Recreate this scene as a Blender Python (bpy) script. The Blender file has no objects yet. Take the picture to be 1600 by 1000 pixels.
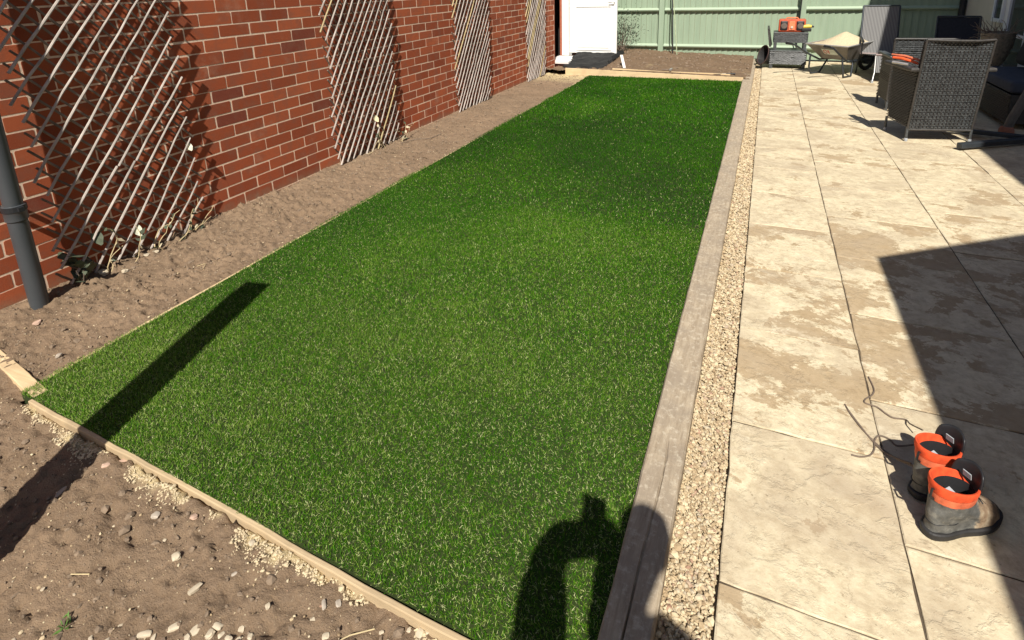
import bpy, bmesh, math, random
import numpy as np
from mathutils import Vector, Matrix

random.seed(7)
rng = np.random.default_rng(7)
scene = bpy.context.scene
C = scene.collection
R = math.radians

# ------------------------------------------------------------------ camera
cd = bpy.data.cameras.new("camera")
cam = bpy.data.objects.new("camera", cd)
C.objects.link(cam)
cr = Vector((0.916676, 0.398651, -0.027978))
cu = Vector((-0.077608, 0.246259, 0.966092))
cf = Vector((-0.392023, 0.883422, -0.256678))
m = Matrix((cr, cu, -cf)).transposed().to_4x4()
m.translation = (0, 0, 1.5)
cam.matrix_world = m
cd.sensor_width = 36
cd.lens = 891.71 / 1600 * 36
cd.shift_y = -(500 - 209.5) / 1600
cd.clip_start = 0.02
cd.clip_end = 500
scene.camera = cam

# ------------------------------------------------------------------ world and sun
EL, AZ = R(47.5), R(16.5)          # light travels towards +Y, turned AZ towards -X
w = bpy.data.worlds.new("World")
scene.world = w
w.use_nodes = True
nt = w.node_tree
sky = nt.nodes.new('ShaderNodeTexSky')
sky.sky_type = 'NISHITA'
sky.sun_disc = False
sky.sun_elevation = EL
sky.sun_rotation = R(180) - AZ
nt.nodes['Background'].inputs['Strength'].default_value = 0.056
nt.links.new(sky.outputs[0], nt.nodes['Background'].inputs['Color'])
sd = bpy.data.lights.new("sun", 'SUN')
sd.energy = 5.0
sd.angle = R(0.55)
sd.color = (1.0, 0.95, 0.86)
sun = bpy.data.objects.new("sun", sd)
C.objects.link(sun)
LD = Vector((-math.sin(AZ) * math.cos(EL), math.cos(AZ) * math.cos(EL), -math.sin(EL)))
sun.rotation_euler = LD.to_track_quat('-Z', 'Y').to_euler()
sun.location = (3, -8, 10)
scene.view_settings.view_transform = 'Standard'
scene.view_settings.look = 'None'
scene.view_settings.exposure = 0.42
scene.view_settings.gamma = 1
scene.cycles.max_bounces = 6

# ------------------------------------------------------------------ helpers
def tag(o, label=None, cat=None, group=None, kind=None):
    if label: o['label'] = label
    if cat: o['category'] = cat
    if group: o['group'] = group
    if kind: o['kind'] = kind
    return o

def thing(name, label, cat, loc=(0, 0, 0), rz=0, group=None):
    o = bpy.data.objects.new(name, None)
    o.empty_display_size = 0.1
    C.objects.link(o)
    o.location = loc
    o.rotation_euler = (0, 0, rz)
    return tag(o, label, cat, group)

def copy_tree(o, parent=None):
    c = o.copy()
    C.objects.link(c)
    c.parent = parent
    for ch in list(o.children):
        copy_tree(ch, c)
    return c

class MB:
    def __init__(s, off=(0, 0, 0)):
        s.v = []; s.f = []; s.mi = []; s.m = 0; s.off = Vector(off)
    def add(s, vs, fs):
        b = len(s.v)
        s.v += [tuple(Vector(p) - s.off) for p in vs]
        s.f += [tuple(i + b for i in f) for f in fs]
        s.mi += [s.m] * len(fs)
    def box(s, c, d, rot=None, taper=1.0):
        x, y, z = d[0] / 2, d[1] / 2, d[2] / 2
        P = [Vector((sx * x * (taper if sz > 0 else 1), sy * y * (taper if sz > 0 else 1), sz * z)) for sz in (-1, 1) for sy in (-1, 1) for sx in (-1, 1)]
        if rot is not None: P = [rot @ p for p in P]
        P = [p + Vector(c) for p in P]
        s.add(P, [(0, 2, 3, 1), (4, 5, 7, 6), (0, 1, 5, 4), (2, 6, 7, 3), (0, 4, 6, 2), (1, 3, 7, 5)])
    def b2(s, x0, x1, y0, y1, z0, z1):
        s.box(((x0 + x1) / 2, (y0 + y1) / 2, (z0 + z1) / 2), (x1 - x0, y1 - y0, z1 - z0))
    def bar(s, a, b, wd, th, up=(0, 0, 1)):
        a, b = Vector(a), Vector(b); d = b - a; L = d.length; d.normalize()
        u = Vector(up); x = d.cross(u)
        if x.length < 1e-4: x = d.cross(Vector((1, 0, 0)))
        x.normalize(); z = x.cross(d)
        rot = Matrix((x, d, z)).transposed()
        s.box((a + b) / 2, (wd, L, th), rot)
    def tube(s, pts, r, n=8, cap=True):
        pts = [Vector(p) for p in pts]; N = len(pts)
        rs = r if isinstance(r, (list, tuple)) else [r] * N
        vs = []; fs = []; px = None
        for i, p in enumerate(pts):
            t = (pts[min(i + 1, N - 1)] - pts[max(i - 1, 0)]).normalized()
            if px is None:
                a = Vector((0, 0, 1)) if abs(t.z) < .9 else Vector((1, 0, 0))
                px = t.cross(a).normalized()
            px = (px - t * px.dot(t)).normalized(); py = t.cross(px)
            for k in range(n):
                th = 2 * math.pi * k / n
                vs.append(p + (px * math.cos(th) + py * math.sin(th)) * rs[i])
        for i in range(N - 1):
            for k in range(n):
                k2 = (k + 1) % n
                fs.append((i * n + k, i * n + k2, (i + 1) * n + k2, (i + 1) * n + k))
        if cap:
            fs.append(tuple(range(n))[::-1]); fs.append(tuple((N - 1) * n + k for k in range(n)))
        s.add(vs, fs)
    def lathe(s, prof, c=(0, 0, 0), n=24, sx=1, sy=1):
        vs = []; fs = []; M = len(prof)
        for (r, z) in prof:
            for k in range(n):
                a = 2 * math.pi * k / n
                vs.append((c[0] + r * sx * math.cos(a), c[1] + r * sy * math.sin(a), c[2] + z))
        for i in range(M - 1):
            for k in range(n):
                k2 = (k + 1) % n
                fs.append((i * n + k, i * n + k2, (i + 1) * n + k2, (i + 1) * n + k))
        fs.append(tuple(range(n))[::-1]); fs.append(tuple((M - 1) * n + k for k in range(n)))
        s.add(vs, fs)
    def build(s, name, mats, parent=None, bevel=0, smooth=False, segs=2):
        me = bpy.data.meshes.new(name)
        me.from_pydata(s.v, [], s.f)
        if not isinstance(mats, (list, tuple)): mats = [mats]
        for mm in mats: me.materials.append(mm)
        me.polygons.foreach_set('material_index', s.mi)
        bm = bmesh.new(); bm.from_mesh(me)
        bmesh.ops.recalc_face_normals(bm, faces=bm.faces); bm.to_mesh(me); bm.free()
        if smooth:
            me.polygons.foreach_set('use_smooth', [True] * len(me.polygons)); me.set_sharp_from_angle(angle=R(48))
        o = bpy.data.objects.new(name, me)
        C.objects.link(o)
        if parent is not None: o.parent = parent
        if bevel:
            b = o.modifiers.new('b', 'BEVEL'); b.width = bevel; b.segments = segs; b.limit_method = 'ANGLE'
        return o

def big_mesh(name, verts, faces, mat, attrs=None, smooth=False, parent=None):
    """numpy mesh; faces is a list of (n,k) index arrays"""
    me = bpy.data.meshes.new(name)
    me.vertices.add(len(verts))
    me.vertices.foreach_set('co', np.ascontiguousarray(verts, dtype=np.float32).ravel())
    tot = sum(len(f) * f.shape[1] for f in faces); nf = sum(len(f) for f in faces)
    me.loops.add(tot); me.polygons.add(nf)
    me.loops.foreach_set('vertex_index', np.concatenate([f.ravel() for f in faces]).astype(np.int32))
    ls = []; st = 0
    for f in faces:
        ls.append(st + np.arange(len(f)) * f.shape[1]); st += len(f) * f.shape[1]
    me.polygons.foreach_set('loop_start', np.concatenate(ls).astype(np.int32))
    me.update(calc_edges=True)
    me.polygons.foreach_set('use_smooth', np.full(nf, smooth))
    for k, a in (attrs or {}).items():
        at = me.attributes.new(k, 'FLOAT', 'POINT')
        at.data.foreach_set('value', np.asarray(a, dtype=np.float32))
    me.materials.append(mat)
    o = bpy.data.objects.new(name, me); C.objects.link(o)
    if parent is not None: o.parent = parent
    return o

# value noise in numpy
_perm = rng.random((256, 256))
def vnoise(x, y):
    xi = np.floor(x).astype(int); yi = np.floor(y).astype(int)
    xf = x - xi; yf = y - yi
    xf = xf * xf * (3 - 2 * xf); yf = yf * yf * (3 - 2 * yf)
    g = lambda a, b: _perm[a & 255, b & 255]
    return (g(xi, yi) * (1 - xf) + g(xi + 1, yi) * xf) * (1 - yf) + (g(xi, yi + 1) * (1 - xf) + g(xi + 1, yi + 1) * xf) * yf
def fbm(x, y, o=4, lac=2.1, gain=0.5):
    s = 0; a = 1; t = 0
    for i in range(o):
        s = s + a * vnoise(x + 17.3 * i, y + 9.1 * i); t += a; a *= gain; x = x * lac; y = y * lac
    return s / t

# ------------------------------------------------------------------ materials
class NT:
    def __init__(s, name):
        s.m = bpy.data.materials.new(name); s.m.use_nodes = True
        s.t = s.m.node_tree; s.b = s.t.nodes['Principled BSDF']
    def n(s, typ, **kw):
        nd = s.t.nodes.new(typ)
        for k, v in kw.items():
            if k in nd.inputs.keys() if hasattr(nd.inputs, 'keys') else False: nd.inputs[k].default_value = v
            else: setattr(nd, k, v)
        return nd
    def l(s, a, b): s.t.links.new(a, b)
    def coord(s, which='Object', scale=(1, 1, 1)):
        tc = s.n('ShaderNodeTexCoord'); mp = s.n('ShaderNodeMapping'); mp.inputs['Scale'].default_value = scale
        s.l(tc.outputs[which], mp.inputs[0]); return mp.outputs[0]
    def noise(s, vec, scale, detail=4, rough=.55, dist=0):
        nd = s.n('ShaderNodeTexNoise'); nd.inputs['Scale'].default_value = scale; nd.inputs['Detail'].default_value = detail
        nd.inputs['Roughness'].default_value = rough; nd.inputs['Distortion'].default_value = dist
        if vec is not None: s.l(vec, nd.inputs['Vector'])
        return nd.outputs[0]
    def ramp(s, fac, stops, mode='LINEAR'):
        nd = s.n('ShaderNodeValToRGB'); nd.color_ramp.interpolation = mode
        e = nd.color_ramp.elements
        while len(e) < len(stops): e.new(.5)
        for i, (p, c) in enumerate(stops):
            e[i].position = p; e[i].color = c if len(c) == 4 else (*c, 1)
        s.l(fac, nd.inputs[0]); return nd.outputs[0]
    def mix(s, fac, a, b, mode='MIX'):
        nd = s.n('ShaderNodeMix'); nd.data_type = 'RGBA'; nd.blend_type = mode
        for inp, v in ((nd.inputs[0], fac), (nd.inputs[6], a), (nd.inputs[7], b)):
            if isinstance(v, (int, float)): inp.default_value = v
            elif isinstance(v, tuple): inp.default_value = v if len(v) == 4 else (*v, 1)
            else: s.l(v, inp)
        return nd.outputs[2]
    def math(s, op, a, b=0.0):
        nd = s.n('ShaderNodeMath'); nd.operation = op
        for inp, v in ((nd.inputs[0], a), (nd.inputs[1], b)):
            if isinstance(v, (int, float)): inp.default_value = v
            else: s.l(v, inp)
        return nd.outputs[0]
    def attr(s, name):
        nd = s.n('ShaderNodeAttribute'); nd.attribute_name = name; return nd.outputs['Fac']
    def bump(s, h, strength=.5, dist=.01, prev=None):
        nd = s.n('ShaderNodeBump'); nd.inputs['Strength'].default_value = strength; nd.inputs['Distance'].default_value = dist
        s.l(h, nd.inputs['Height'])
        if prev is not None: s.l(prev, nd.inputs['Normal'])
        s.l(nd.outputs[0], s.b.inputs['Normal']); return nd.outputs[0]
    def col(s, c):
        if isinstance(c, tuple): s.b.inputs['Base Color'].default_value = (*c, 1)
        else: s.l(c, s.b.inputs['Base Color'])
    def rough(s, v, spec=None):
        if isinstance(v, (int, float)): s.b.inputs['Roughness'].default_value = v
        else: s.l(v, s.b.inputs['Roughness'])
        if spec is not None: s.b.inputs['Specular IOR Level'].default_value = spec

def simple(name, c, rough=.6, metal=0, var=.18, scale=20, bump=.15, bd=.003, spec=.4, stretch=(1, 1, 1)):
    N = NT(name); v = N.coord(scale=stretch)
    n1 = N.noise(v, scale, 5, .6)
    dark = tuple(x * (1 - var) for x in c); lite = tuple(min(1, x * (1 + var)) for x in c)
    N.col(N.ramp(n1, [(.3, dark), (.7, lite)]))
    N.rough(rough, spec); N.b.inputs['Metallic'].default_value = metal
    if bump: N.bump(n1, bump, bd)
    return N.m

def mat_grass():
    N = NT('artificial grass fibre')
    t = N.attr('tone'); hgt = N.attr('hgt')
    c = N.ramp(t, [(0, (.008, .058, .0005)), (.35, (.030, .132, .001)), (.6, (.068, .190, .005)), (.78, (.17, .28, .028)), (.88, (.33, .41, .12)), (1, (.58, .60, .31))])
    N.col(c); N.rough(.6, .10)
    N.b.inputs['Transmission Weight'].default_value = 0
    tr = N.n('ShaderNodeBsdfTranslucent'); N.l(c, tr.inputs[0])
    mx = N.n('ShaderNodeMixShader'); mx.inputs[0].default_value = .14
    N.l(N.b.outputs[0], mx.inputs[1]); N.l(tr.outputs[0], mx.inputs[2])
    N.l(mx.outputs[0], N.t.nodes['Material Output'].inputs[0])
    return N.m

def mat_soil(name='dry bare soil', damp=0):
    N = NT(name); v = N.coord()
    n1 = N.noise(v, 3, 6, .6); n2 = N.noise(v, 60, 6, .7); n3 = N.noise(v, 260, 3, .7)
    base = N.ramp(n1, [(.3, (.185, .124, .076)), (.7, (.300, .208, .132))])
    base = N.mix(N.ramp(n2, [(.35, (0, 0, 0)), (.7, (1, 1, 1))]), base, (.225, .160, .108))
    base = N.mix(N.ramp(n3, [(.64, (0, 0, 0)), (.70, (1, 1, 1))]), base, (.44, .36, .25))
    sc = N.ramp(N.noise(v, 140, 4, .8), [(.3, (.42, .32, .17)), (.7, (.66, .54, .32))])
    base = N.mix(N.attr('sand'), base, sc)
    if damp: base = N.mix(damp, base, (.11, .07, .042))
    N.col(base); N.rough(.95, .15)
    b = N.bump(n2, .9, .012); N.bump(n3, .6, .004, b)
    return N.m

def mat_patio():
    N = NT('riven cream paving'); v0 = N.coord()
    at = N.n('ShaderNodeAttribute'); at.attribute_name = 'sid'
    sc = N.n('ShaderNodeVectorMath'); sc.operation = 'SCALE'; sc.inputs['Scale'].default_value = 13.7
    cx = N.n('ShaderNodeCombineXYZ'); N.l(at.outputs['Fac'], cx.inputs[0]); N.l(at.outputs['Fac'], cx.inputs[1]); N.l(at.outputs['Fac'], cx.inputs[2])
    N.l(cx.outputs[0], sc.inputs[0])
    ad = N.n('ShaderNodeVectorMath'); ad.operation = 'ADD'; N.l(v0, ad.inputs[0]); N.l(sc.outputs[0], ad.inputs[1])
    v = ad.outputs[0]
    mp = N.n('ShaderNodeMapping'); mp.inputs['Scale'].default_value = (1, 1.2, 1); mp.inputs['Rotation'].default_value = (0, 0, .6); N.l(v, mp.inputs[0]); vs = mp.outputs[0]
    big = N.noise(vs, 2.3, 6, .62, .6)
    fine = N.noise(v, 24, 6, .75)
    cream = N.ramp(fine, [(.3, (.48, .395, .255)), (.5, (.66, .565, .385)), (.72, (.75, .66, .47))])
    # stained, flatter tan patches with crisp edges
    so_ = N.math('MULTIPLY', N.attr('stain'), .075)
    tanm = N.ramp(N.math('ADD', N.noise(vs, 2.6, 12, .72, .2), so_), [(.556, (0, 0, 0)), (.568, (1, 1, 1))])
    tan = N.ramp(fine, [(.3, (.34, .245, .14)), (.7, (.46, .345, .21))])
    c = N.mix(N.math('MULTIPLY', tanm, .92), cream, tan)
    grey = N.ramp(N.math('SUBTRACT', big, N.math('MULTIPLY', so_, .5)), [(.46, (0, 0, 0)), (.68, (1, 1, 1))])
    c = N.mix(N.math('MULTIPLY', grey, .72), c, (.40, .32, .225))
    pale = N.ramp(N.noise(vs, 5, 9, .75, .25), [(.56, (0, 0, 0)), (.66, (1, 1, 1))])
    c = N.mix(N.math('MULTIPLY', pale, .5), c, (.80, .72, .54))
    mot = N.ramp(N.noise(vs, 10, 8, .78, .4), [(.47, (0, 0, 0)), (.60, (1, 1, 1))])
    c = N.mix(N.math('MULTIPLY', mot, .5), c, (.42, .33, .215))
    # thin dark riven cracks
    mp2 = N.n('ShaderNodeMapping'); mp2.inputs['Scale'].default_value = (1, 1.7, 1); mp2.inputs['Rotation'].default_value = (0, 0, -.35); N.l(v, mp2.inputs[0])
    rn = N.noise(mp2.outputs[0], 4.5, 7, .62, .5)
    line = N.math('ABSOLUTE', N.math('SUBTRACT', rn, .5))
    lm = N.ramp(line, [(0.0, (1, 1, 1)), (.009, (0, 0, 0))])
    gate = N.ramp(N.noise(v, 4.1, 3), [(.5, (0, 0, 0)), (.62, (1, 1, 1))])
    lm = N.math('MULTIPLY', lm, gate)
    c = N.mix(N.math('MULTIPLY', lm, .55), c, (.2, .145, .09))
    speck = N.ramp(N.noise(v, 42, 3, .6), [(.70, (0, 0, 0)), (.74, (1, 1, 1))])
    c = N.mix(N.math('MULTIPLY', speck, .55), c, (.22, .16, .1))
    N.col(c); N.rough(.8, .25)
    h = N.math('ADD', N.math('MULTIPLY', N.ramp(N.noise(vs, 3.6, 9, .68, .3), [(.42, (0, 0, 0)), (.46, (.45, .45, .45)), (.54, (.5, .5, .5)), (.57, (1, 1, 1))]), .6), N.math('MULTIPLY', rn, .5))
    b = N.bump(h, .5, .011); b = N.bump(fine, .35, .005, b); N.bump(lm, -.5, .004, b)
    N.b.inputs['Normal'].links[0]
    return N.m

def mat_brick():
    N = NT('red facing brick'); v = N.coord()
    t = N.attr('tone')
    n = N.noise(v, 9, 5, .65); f = N.noise(v, 160, 4, .75)
    c = N.ramp(t, [(0, (.31, .073, .032)), (.4, (.41, .100, .042)), (.75, (.50, .130, .054)), (1, (.25, .065, .038))])
    c = N.mix(N.math('MULTIPLY', N.ramp(n, [(.47, (0, 0, 0)), (.62, (1, 1, 1))]), .42), c, (.27, .115, .075))
    c = N.mix(N.ramp(f, [(.55, (0, 0, 0)), (.78, (.5, .5, .5))]), c, (.60, .24, .12))
    sz = N.n('ShaderNodeSeparateXYZ'); N.l(v, sz.inputs[0])
    d_ = N.math('SUBTRACT', N.math('ADD', N.math('MULTIPLY', sz.outputs[2], -6.5), .95), N.math('MULTIPLY', N.noise(v, 14, 5, .7), 1.1))
    c = N.mix(N.ramp(d_, [(0, (0, 0, 0)), (.5, (.75, .75, .75))]), c, (.30, .19, .12))
    sm = N.ramp(N.noise(v, 3.2, 6, .7), [(.58, (0, 0, 0)), (.74, (.30, .30, .30))])
    c = N.mix(sm, c, (.62, .40, .28))
    N.col(c); N.rough(.9, .2); N.bump(f, .5, .002)
    return N.m

def mat_wood(name, a, b, scale=(30, 1.2, 30), rough=.75, dark=None):
    N = NT(name); v = N.coord(scale=scale); v2 = N.coord()
    g = N.noise(v, 1.6, 8, .7, .25); bl = N.noise(v2, 5, 4, .6)
    c = N.ramp(g, [(.3, a), (.68, b)])
    if dark: c = N.mix(N.ramp(bl, [(.45, (0, 0, 0)), (.7, (.8, .8, .8))]), c, dark)
    N.col(c); N.rough(rough, .25); N.bump(g, .4, .004)
    return N.m

def mat_boot():
    N = NT('scuffed muddy boot leather'); v = N.coord()
    sx = N.n('ShaderNodeSeparateXYZ'); N.l(v, sx.inputs[0])
    n = N.noise(v, 26, 6, .7); f = N.noise(v, 90, 5, .7)
    e = N.math('ADD', N.math('SUBTRACT', sx.outputs[0], .026), N.math('MULTIPLY', N.math('SUBTRACT', n, .5), .09))
    m_ = N.ramp(N.math('ADD', N.math('MULTIPLY', e, 30), .5), [(.3, (0, 0, 0)), (.7, (1, 1, 1))])
    grey = N.ramp(n, [(.3, (.06, .06, .056)), (.55, (.13, .128, .118)), (.7, (.24, .23, .20))])
    brown = N.ramp(n, [(.3, (.13, .08, .05)), (.5, (.26, .185, .12)), (.68, (.42, .35, .25))])
    c = N.mix(m_, grey, brown)
    rim = N.ramp(sx.outputs[0], [(.125, (0, 0, 0)), (.15, (1, 1, 1))])
    c = N.mix(rim, c, (.05, .05, .048))
    c = N.mix(N.ramp(f, [(.6, (0, 0, 0)), (.75, (.6, .6, .6))]), c, (.45, .38, .27))
    N.col(c); N.rough(.62, .3); b = N.bump(n, .5, .004); N.bump(f, .4, .0015, b)
    return N.m
def mat_sleeper():
    N = NT('weathered sleeper'); v = N.coord(scale=(40, 5.0, 40)); v2 = N.coord()
    g = N.noise(v, 1.6, 8, .75, .3); bl = N.noise(v2, 7, 6, .7); d = N.noise(v2, 38, 5, .75)
    c = N.ramp(g, [(.28, (.24, .18, .12)), (.5, (.39, .315, .225)), (.72, (.52, .435, .315))])
    c = N.mix(N.ramp(bl, [(.42, (0, 0, 0)), (.62, (.75, .75, .75))]), c, (.30, .245, .185))
    c = N.mix(N.ramp(d, [(.52, (0, 0, 0)), (.66, (.6, .6, .6))]), c, (.60, .53, .41))
    N.col(c); N.rough(.9, .15); b = N.bump(g, .5, .004); N.bump(d, .5, .003, b)
    return N.m
M = dict(
    grass=mat_grass(), soil=mat_soil(), soild=mat_soil('turned damp soil', .5), patio=mat_patio(), brick=mat_brick(),
    backing=simple('turf backing', (.022, .036, .004), .9, var=.4, scale=90),
    mortar=simple('pale lime mortar', (.95, .70, .52), .95, scale=60, bump=.4, bd=.002, var=.14),
    timber=mat_wood('new pale timber', (.56, .40, .22), (.74, .57, .35), dark=(.50, .36, .2)),
    timberx=mat_wood('new pale timber crosswise', (.56, .40, .22), (.74, .57, .35), scale=(1.2, 30, 30), dark=(.50, .37, .22)),
    timberd=mat_wood('dusty cut timber', (.42, .31, .185), (.58, .45, .28), scale=(1.2, 30, 30), dark=(.33, .25, .155)),
    sleeper=mat_sleeper(),
    joint=simple('dark joint sand', (.10, .075, .05), .95, var=.35, scale=60),
    willow=simple('bleached willow rod', (.40, .35, .31), .7, var=.38, scale=9, stretch=(1, 1, 1)),
    willowy=simple('straw willow rod', (.46, .37, .20), .7, var=.25, scale=14),
    willowd=simple('grey brown willow rod', (.20, .16, .125), .8, var=.35, scale=14),
    pipe=simple('dark grey plastic pipe', (.055, .062, .068), .38, var=.12, scale=4, bump=.03, spec=.5),
    pipeb=simple('black plastic bracket', (.02, .022, .025), .45, var=.1, bump=0),
    white=simple('white gloss paint', (.80, .80, .77), .35, var=.03, scale=3, bump=.03),
    whitec=simple('white painted stone', (.74, .70, .66), .7, var=.08, scale=12),
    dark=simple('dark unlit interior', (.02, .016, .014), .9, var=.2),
    green=mat_wood('sage green fence paint', (.265, .345, .245), (.325, .41, .295), scale=(9, 9, .8), rough=.8),
    greenl=mat_wood('sage green rail paint', (.33, .41, .30), (.40, .48, .36), scale=(.8, 12, 12), rough=.75),
    gboard=simple('fence gravel board', (.35, .36, .28), .9, var=.2, scale=12),
    render=simple('cream render', (.60, .56, .47), .9, var=.07, scale=3, bump=.2),
    upvc=simple('white window plastic', (.74, .77, .80), .3, var=.02, bump=0),
    glass=simple('dark window glass', (.03, .038, .045), .06, var=.05, bump=0, spec=.8),
    roof=simple('grey roof tiles', (.12, .10, .095), .8, var=.3, scale=8),
    wick=simple('grey brown rattan', (.064, .069, .072), .38, var=.55, scale=38, bump=.2, spec=.5),
    wickb=simple('brown rattan', (.044, .040, .037), .5, var=.4, scale=38, bump=.2, spec=.5),
    wickd=simple('dark rattan core', (.016, .013, .012), .8, var=.3, bump=0),
    textl=simple('grey mesh textile', (.25, .24, .235), .7, var=.15, scale=60),
    textd=simple('dark navy textile', (.018, .021, .030), .85, var=.25, scale=40),
    cushion=simple('black cushion cloth', (.012, .012, .014), .9, var=.3, scale=20),
    cushionb=simple('slate blue cushion cloth', (.045, .052, .075), .9, var=.2, scale=20),
    metal=simple('light grey tube metal', (.50, .49, .47), .35, metal=.6, var=.1, bump=0),
    steel=simple('galvanised tray metal', (.19, .175, .155), .45, metal=.45, var=.25, scale=9),
    dsteel=simple('dark slate steel', (.045, .052, .060), .42, metal=.3, var=.2, scale=12),
    blackp=simple('black plastic', (.018, .018, .020), .45, var=.2, bump=0),
    rubber=simple('black rubber', (.022, .021, .021), .6, var=.3, scale=20),
    orange=simple('orange plastic', (.78, .11, .03), .45, var=.12, scale=30),
    coral=simple('orange boot lining cloth', (.74, .085, .022), .85, var=.28, scale=34, bump=.3),
    coral2=simple('worn orange boot cuff cloth', (.68, .15, .065), .85, var=.32, scale=30, bump=.3),
    bootmix=mat_boot(),
    boot=simple('scuffed grey leather', (.085, .082, .075), .55, var=.45, scale=22, bump=.4, bd=.003),
    bootb=simple('muddy brown leather', (.30, .21, .13), .6, var=.5, scale=15, bump=.4, bd=.003),
    sand=simple('building sand', (.56, .46, .30), .95, var=.18, scale=55, bump=.6, bd=.006),
    stone=simple('pale cream stone', (.52, .44, .32), .8, var=.22, scale=30, bump=.3),
    stonep=simple('pinkish stone', (.52, .36, .27), .85, var=.22, scale=30, bump=.3),
    stoneg=simple('weathered grey stone', (.42, .36, .29), .85, var=.22, scale=30, bump=.3),
    clod=simple('soil clod', (.205, .150, .103), .95, var=.3, scale=40, bump=.6, bd=.004),
    leaf=simple('green weed leaf', (.10, .20, .04), .6, var=.3, scale=20),
    leafd=simple('dusty dark leaf', (.07, .085, .05), .7, var=.3, scale=20),
    straw=simple('dry straw stem', (.55, .44, .25), .8, var=.2, scale=20),
    twig=simple('dry twig', (.16, .12, .09), .85, var=.3, scale=20),
    postw=mat_wood('brown treated post', (.22, .14, .08), (.34, .23, .14), scale=(20, 20, 1)),
    skin=simple('skin', (.52, .30, .21), .5, var=.06, bump=0),
    shirt=simple('navy jersey', (.03, .04, .08), .9, var=.15),
    jeans=simple('blue denim', (.06, .09, .17), .9, var=.2),
    hair=simple('dark brown hair', (.035, .02, .012), .6, var=.3),
    label=simple('white cloth label', (.36, .38, .40), .7, var=.1),
    red=simple('red sticker', (.55, .05, .04), .5, var=.1, bump=0),
    greens=simple('green sticker', (.12, .28, .14), .5, var=.1, bump=0),
    yellow=simple('yellow plastic', (.68, .50, .08), .45, var=.1, bump=0),
)
def mat_gravel():
    N = NT('cream gravel'); t = N.attr('tone'); v = N.coord()
    c = N.ramp(t, [(0, (.30, .21, .12)), (.25, (.46, .35, .21)), (.5, (.56, .45, .29)), (.8, (.66, .56, .37)), (.93, (.48, .41, .30)), (1, (.36, .21, .14))])
    c = N.mix(N.math('MULTIPLY', N.noise(v, 150, 3), .3), c, (.35, .27, .18))
    N.col(c); N.rough(.8, .3); return N.m
M['gravel'] = mat_gravel()
def mat_stripe():
    N = NT('grey striped textilene'); v = N.coord()
    wv = N.n('ShaderNodeTexWave'); wv.wave_type = 'BANDS'; wv.bands_direction = 'X'; wv.inputs['Scale'].default_value = 17
    wv.inputs['Distortion'].default_value = .6; N.l(v, wv.inputs[0])
    N.col(N.ramp(wv.outputs[0], [(.2, (.07, .07, .07)), (.8, (.23, .225, .22))])); N.rough(.7, .3); return N.m
M['stripe'] = mat_stripe()

# ------------------------------------------------------------------ the ground
LX0, LX1, LY0, LY1 = -2.55, -0.24, 0.945, 8.93      # lawn
WX = -3.36                                             # face of the brick wall
def front_y(x):                                        # front edge of the lawn / top line of its board
    return 0.953 - .045 * (x + 2.50)

g = MB(); g.add([(-60, -60, -.16), (60, -60, -.16), (60, 90, -.16), (-60, 90, -.16)], [(0, 1, 2, 3)])
tag(g.build('ground', M['soil']), kind='structure')

def soil_z(x, y, rough=1.0):
    n = fbm(x * 2.2, y * 2.2, 3) - .5
    c = fbm(x * 11, y * 11, 4) - .5
    k = np.maximum(fbm(x * 34 + 5, y * 34, 3) - .52, 0)
    f = fbm(x * 1.7 + 4, y * 1.7, 2)
    g_ = fbm(x * 95 + 1, y * 95, 2) - .5
    pit = np.maximum(fbm(x * 26 + 9, y * 26 + 3, 4) - .60, 0)
    return n * .03 + c * .030 * rough + k * (.02 + .10 * f) * rough + g_ * .0075 - pit * .10
def grid(x0, x1, y0, y1, res, zf, sf):
    xs = np.arange(x0, x1 + res * .5, res); ys = np.arange(y0, y1 + res * .5, res)
    X, Y = np.meshgrid(xs, ys)
    Z = zf(X, Y); S = sf(X, Y)
    V = np.stack([X, Y, Z], -1).reshape(-1, 3)
    nx = len(xs); ny = len(ys)
    i = (np.arange(ny - 1)[:, None] * nx + np.arange(nx - 1)[None, :]).ravel()
    F = np.stack([i, i + 1, i + nx + 1, i + nx], -1)
    return V, F, S.ravel()
def border_z(x, y):
    t = (x - WX) / (LX0 - WX)
    e = np.clip((LX0 - x) / .08, 0, 1)
    return -.022 + .022 * (1 - np.clip(t, 0, 1)) + soil_z(x, y) * (.35 + .65 * e) * np.where(y < 4, 1, .8)
def front_z(x, y):
    d = np.clip((front_y(x) - y) / .5, 0, 1)
    return -.016 - .024 * d + soil_z(x, y, .45) - .012 * np.clip(1 - (front_y(x) - .012 - y) / .02, 0, 1) * (fbm(x * 14, y * 0 + 2, 3) > .5)
def sand_front(x, y):
    d = front_y(x) - .012 - y
    n = fbm(x * 9, y * 9 + 3, 4)
    s = np.clip((n - .43 - np.abs(d - .012) * 7) * 9, 0, 1)
    return s * (x > -2.7)
def sand_border(x, y):
    s = np.clip((fbm(x * 5, y * 5, 4) - .42) * 8, 0, 1) * (y > 8.15) * np.clip((y - 8.1) * 1.2, 0, 1)
    e = np.clip(1 - (LX0 - x) / .035, 0, 1) * np.clip((fbm(x * 14, y * 6, 3) - .35) * 6, 0, 1) * .9
    return np.clip(np.maximum(s, e), 0, 1)
def sf_left(x, y):
    return np.where(y > 1.0, sand_border(x, y), sand_front(x, y))
def zf_left(x, y):
    by = .985 + (-2.475 - x) * .16
    t = np.clip((y - by) / .06 + .5, 0, 1)
    return border_z(x, y) * t + front_z(x, y) * (1 - t)
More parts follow.
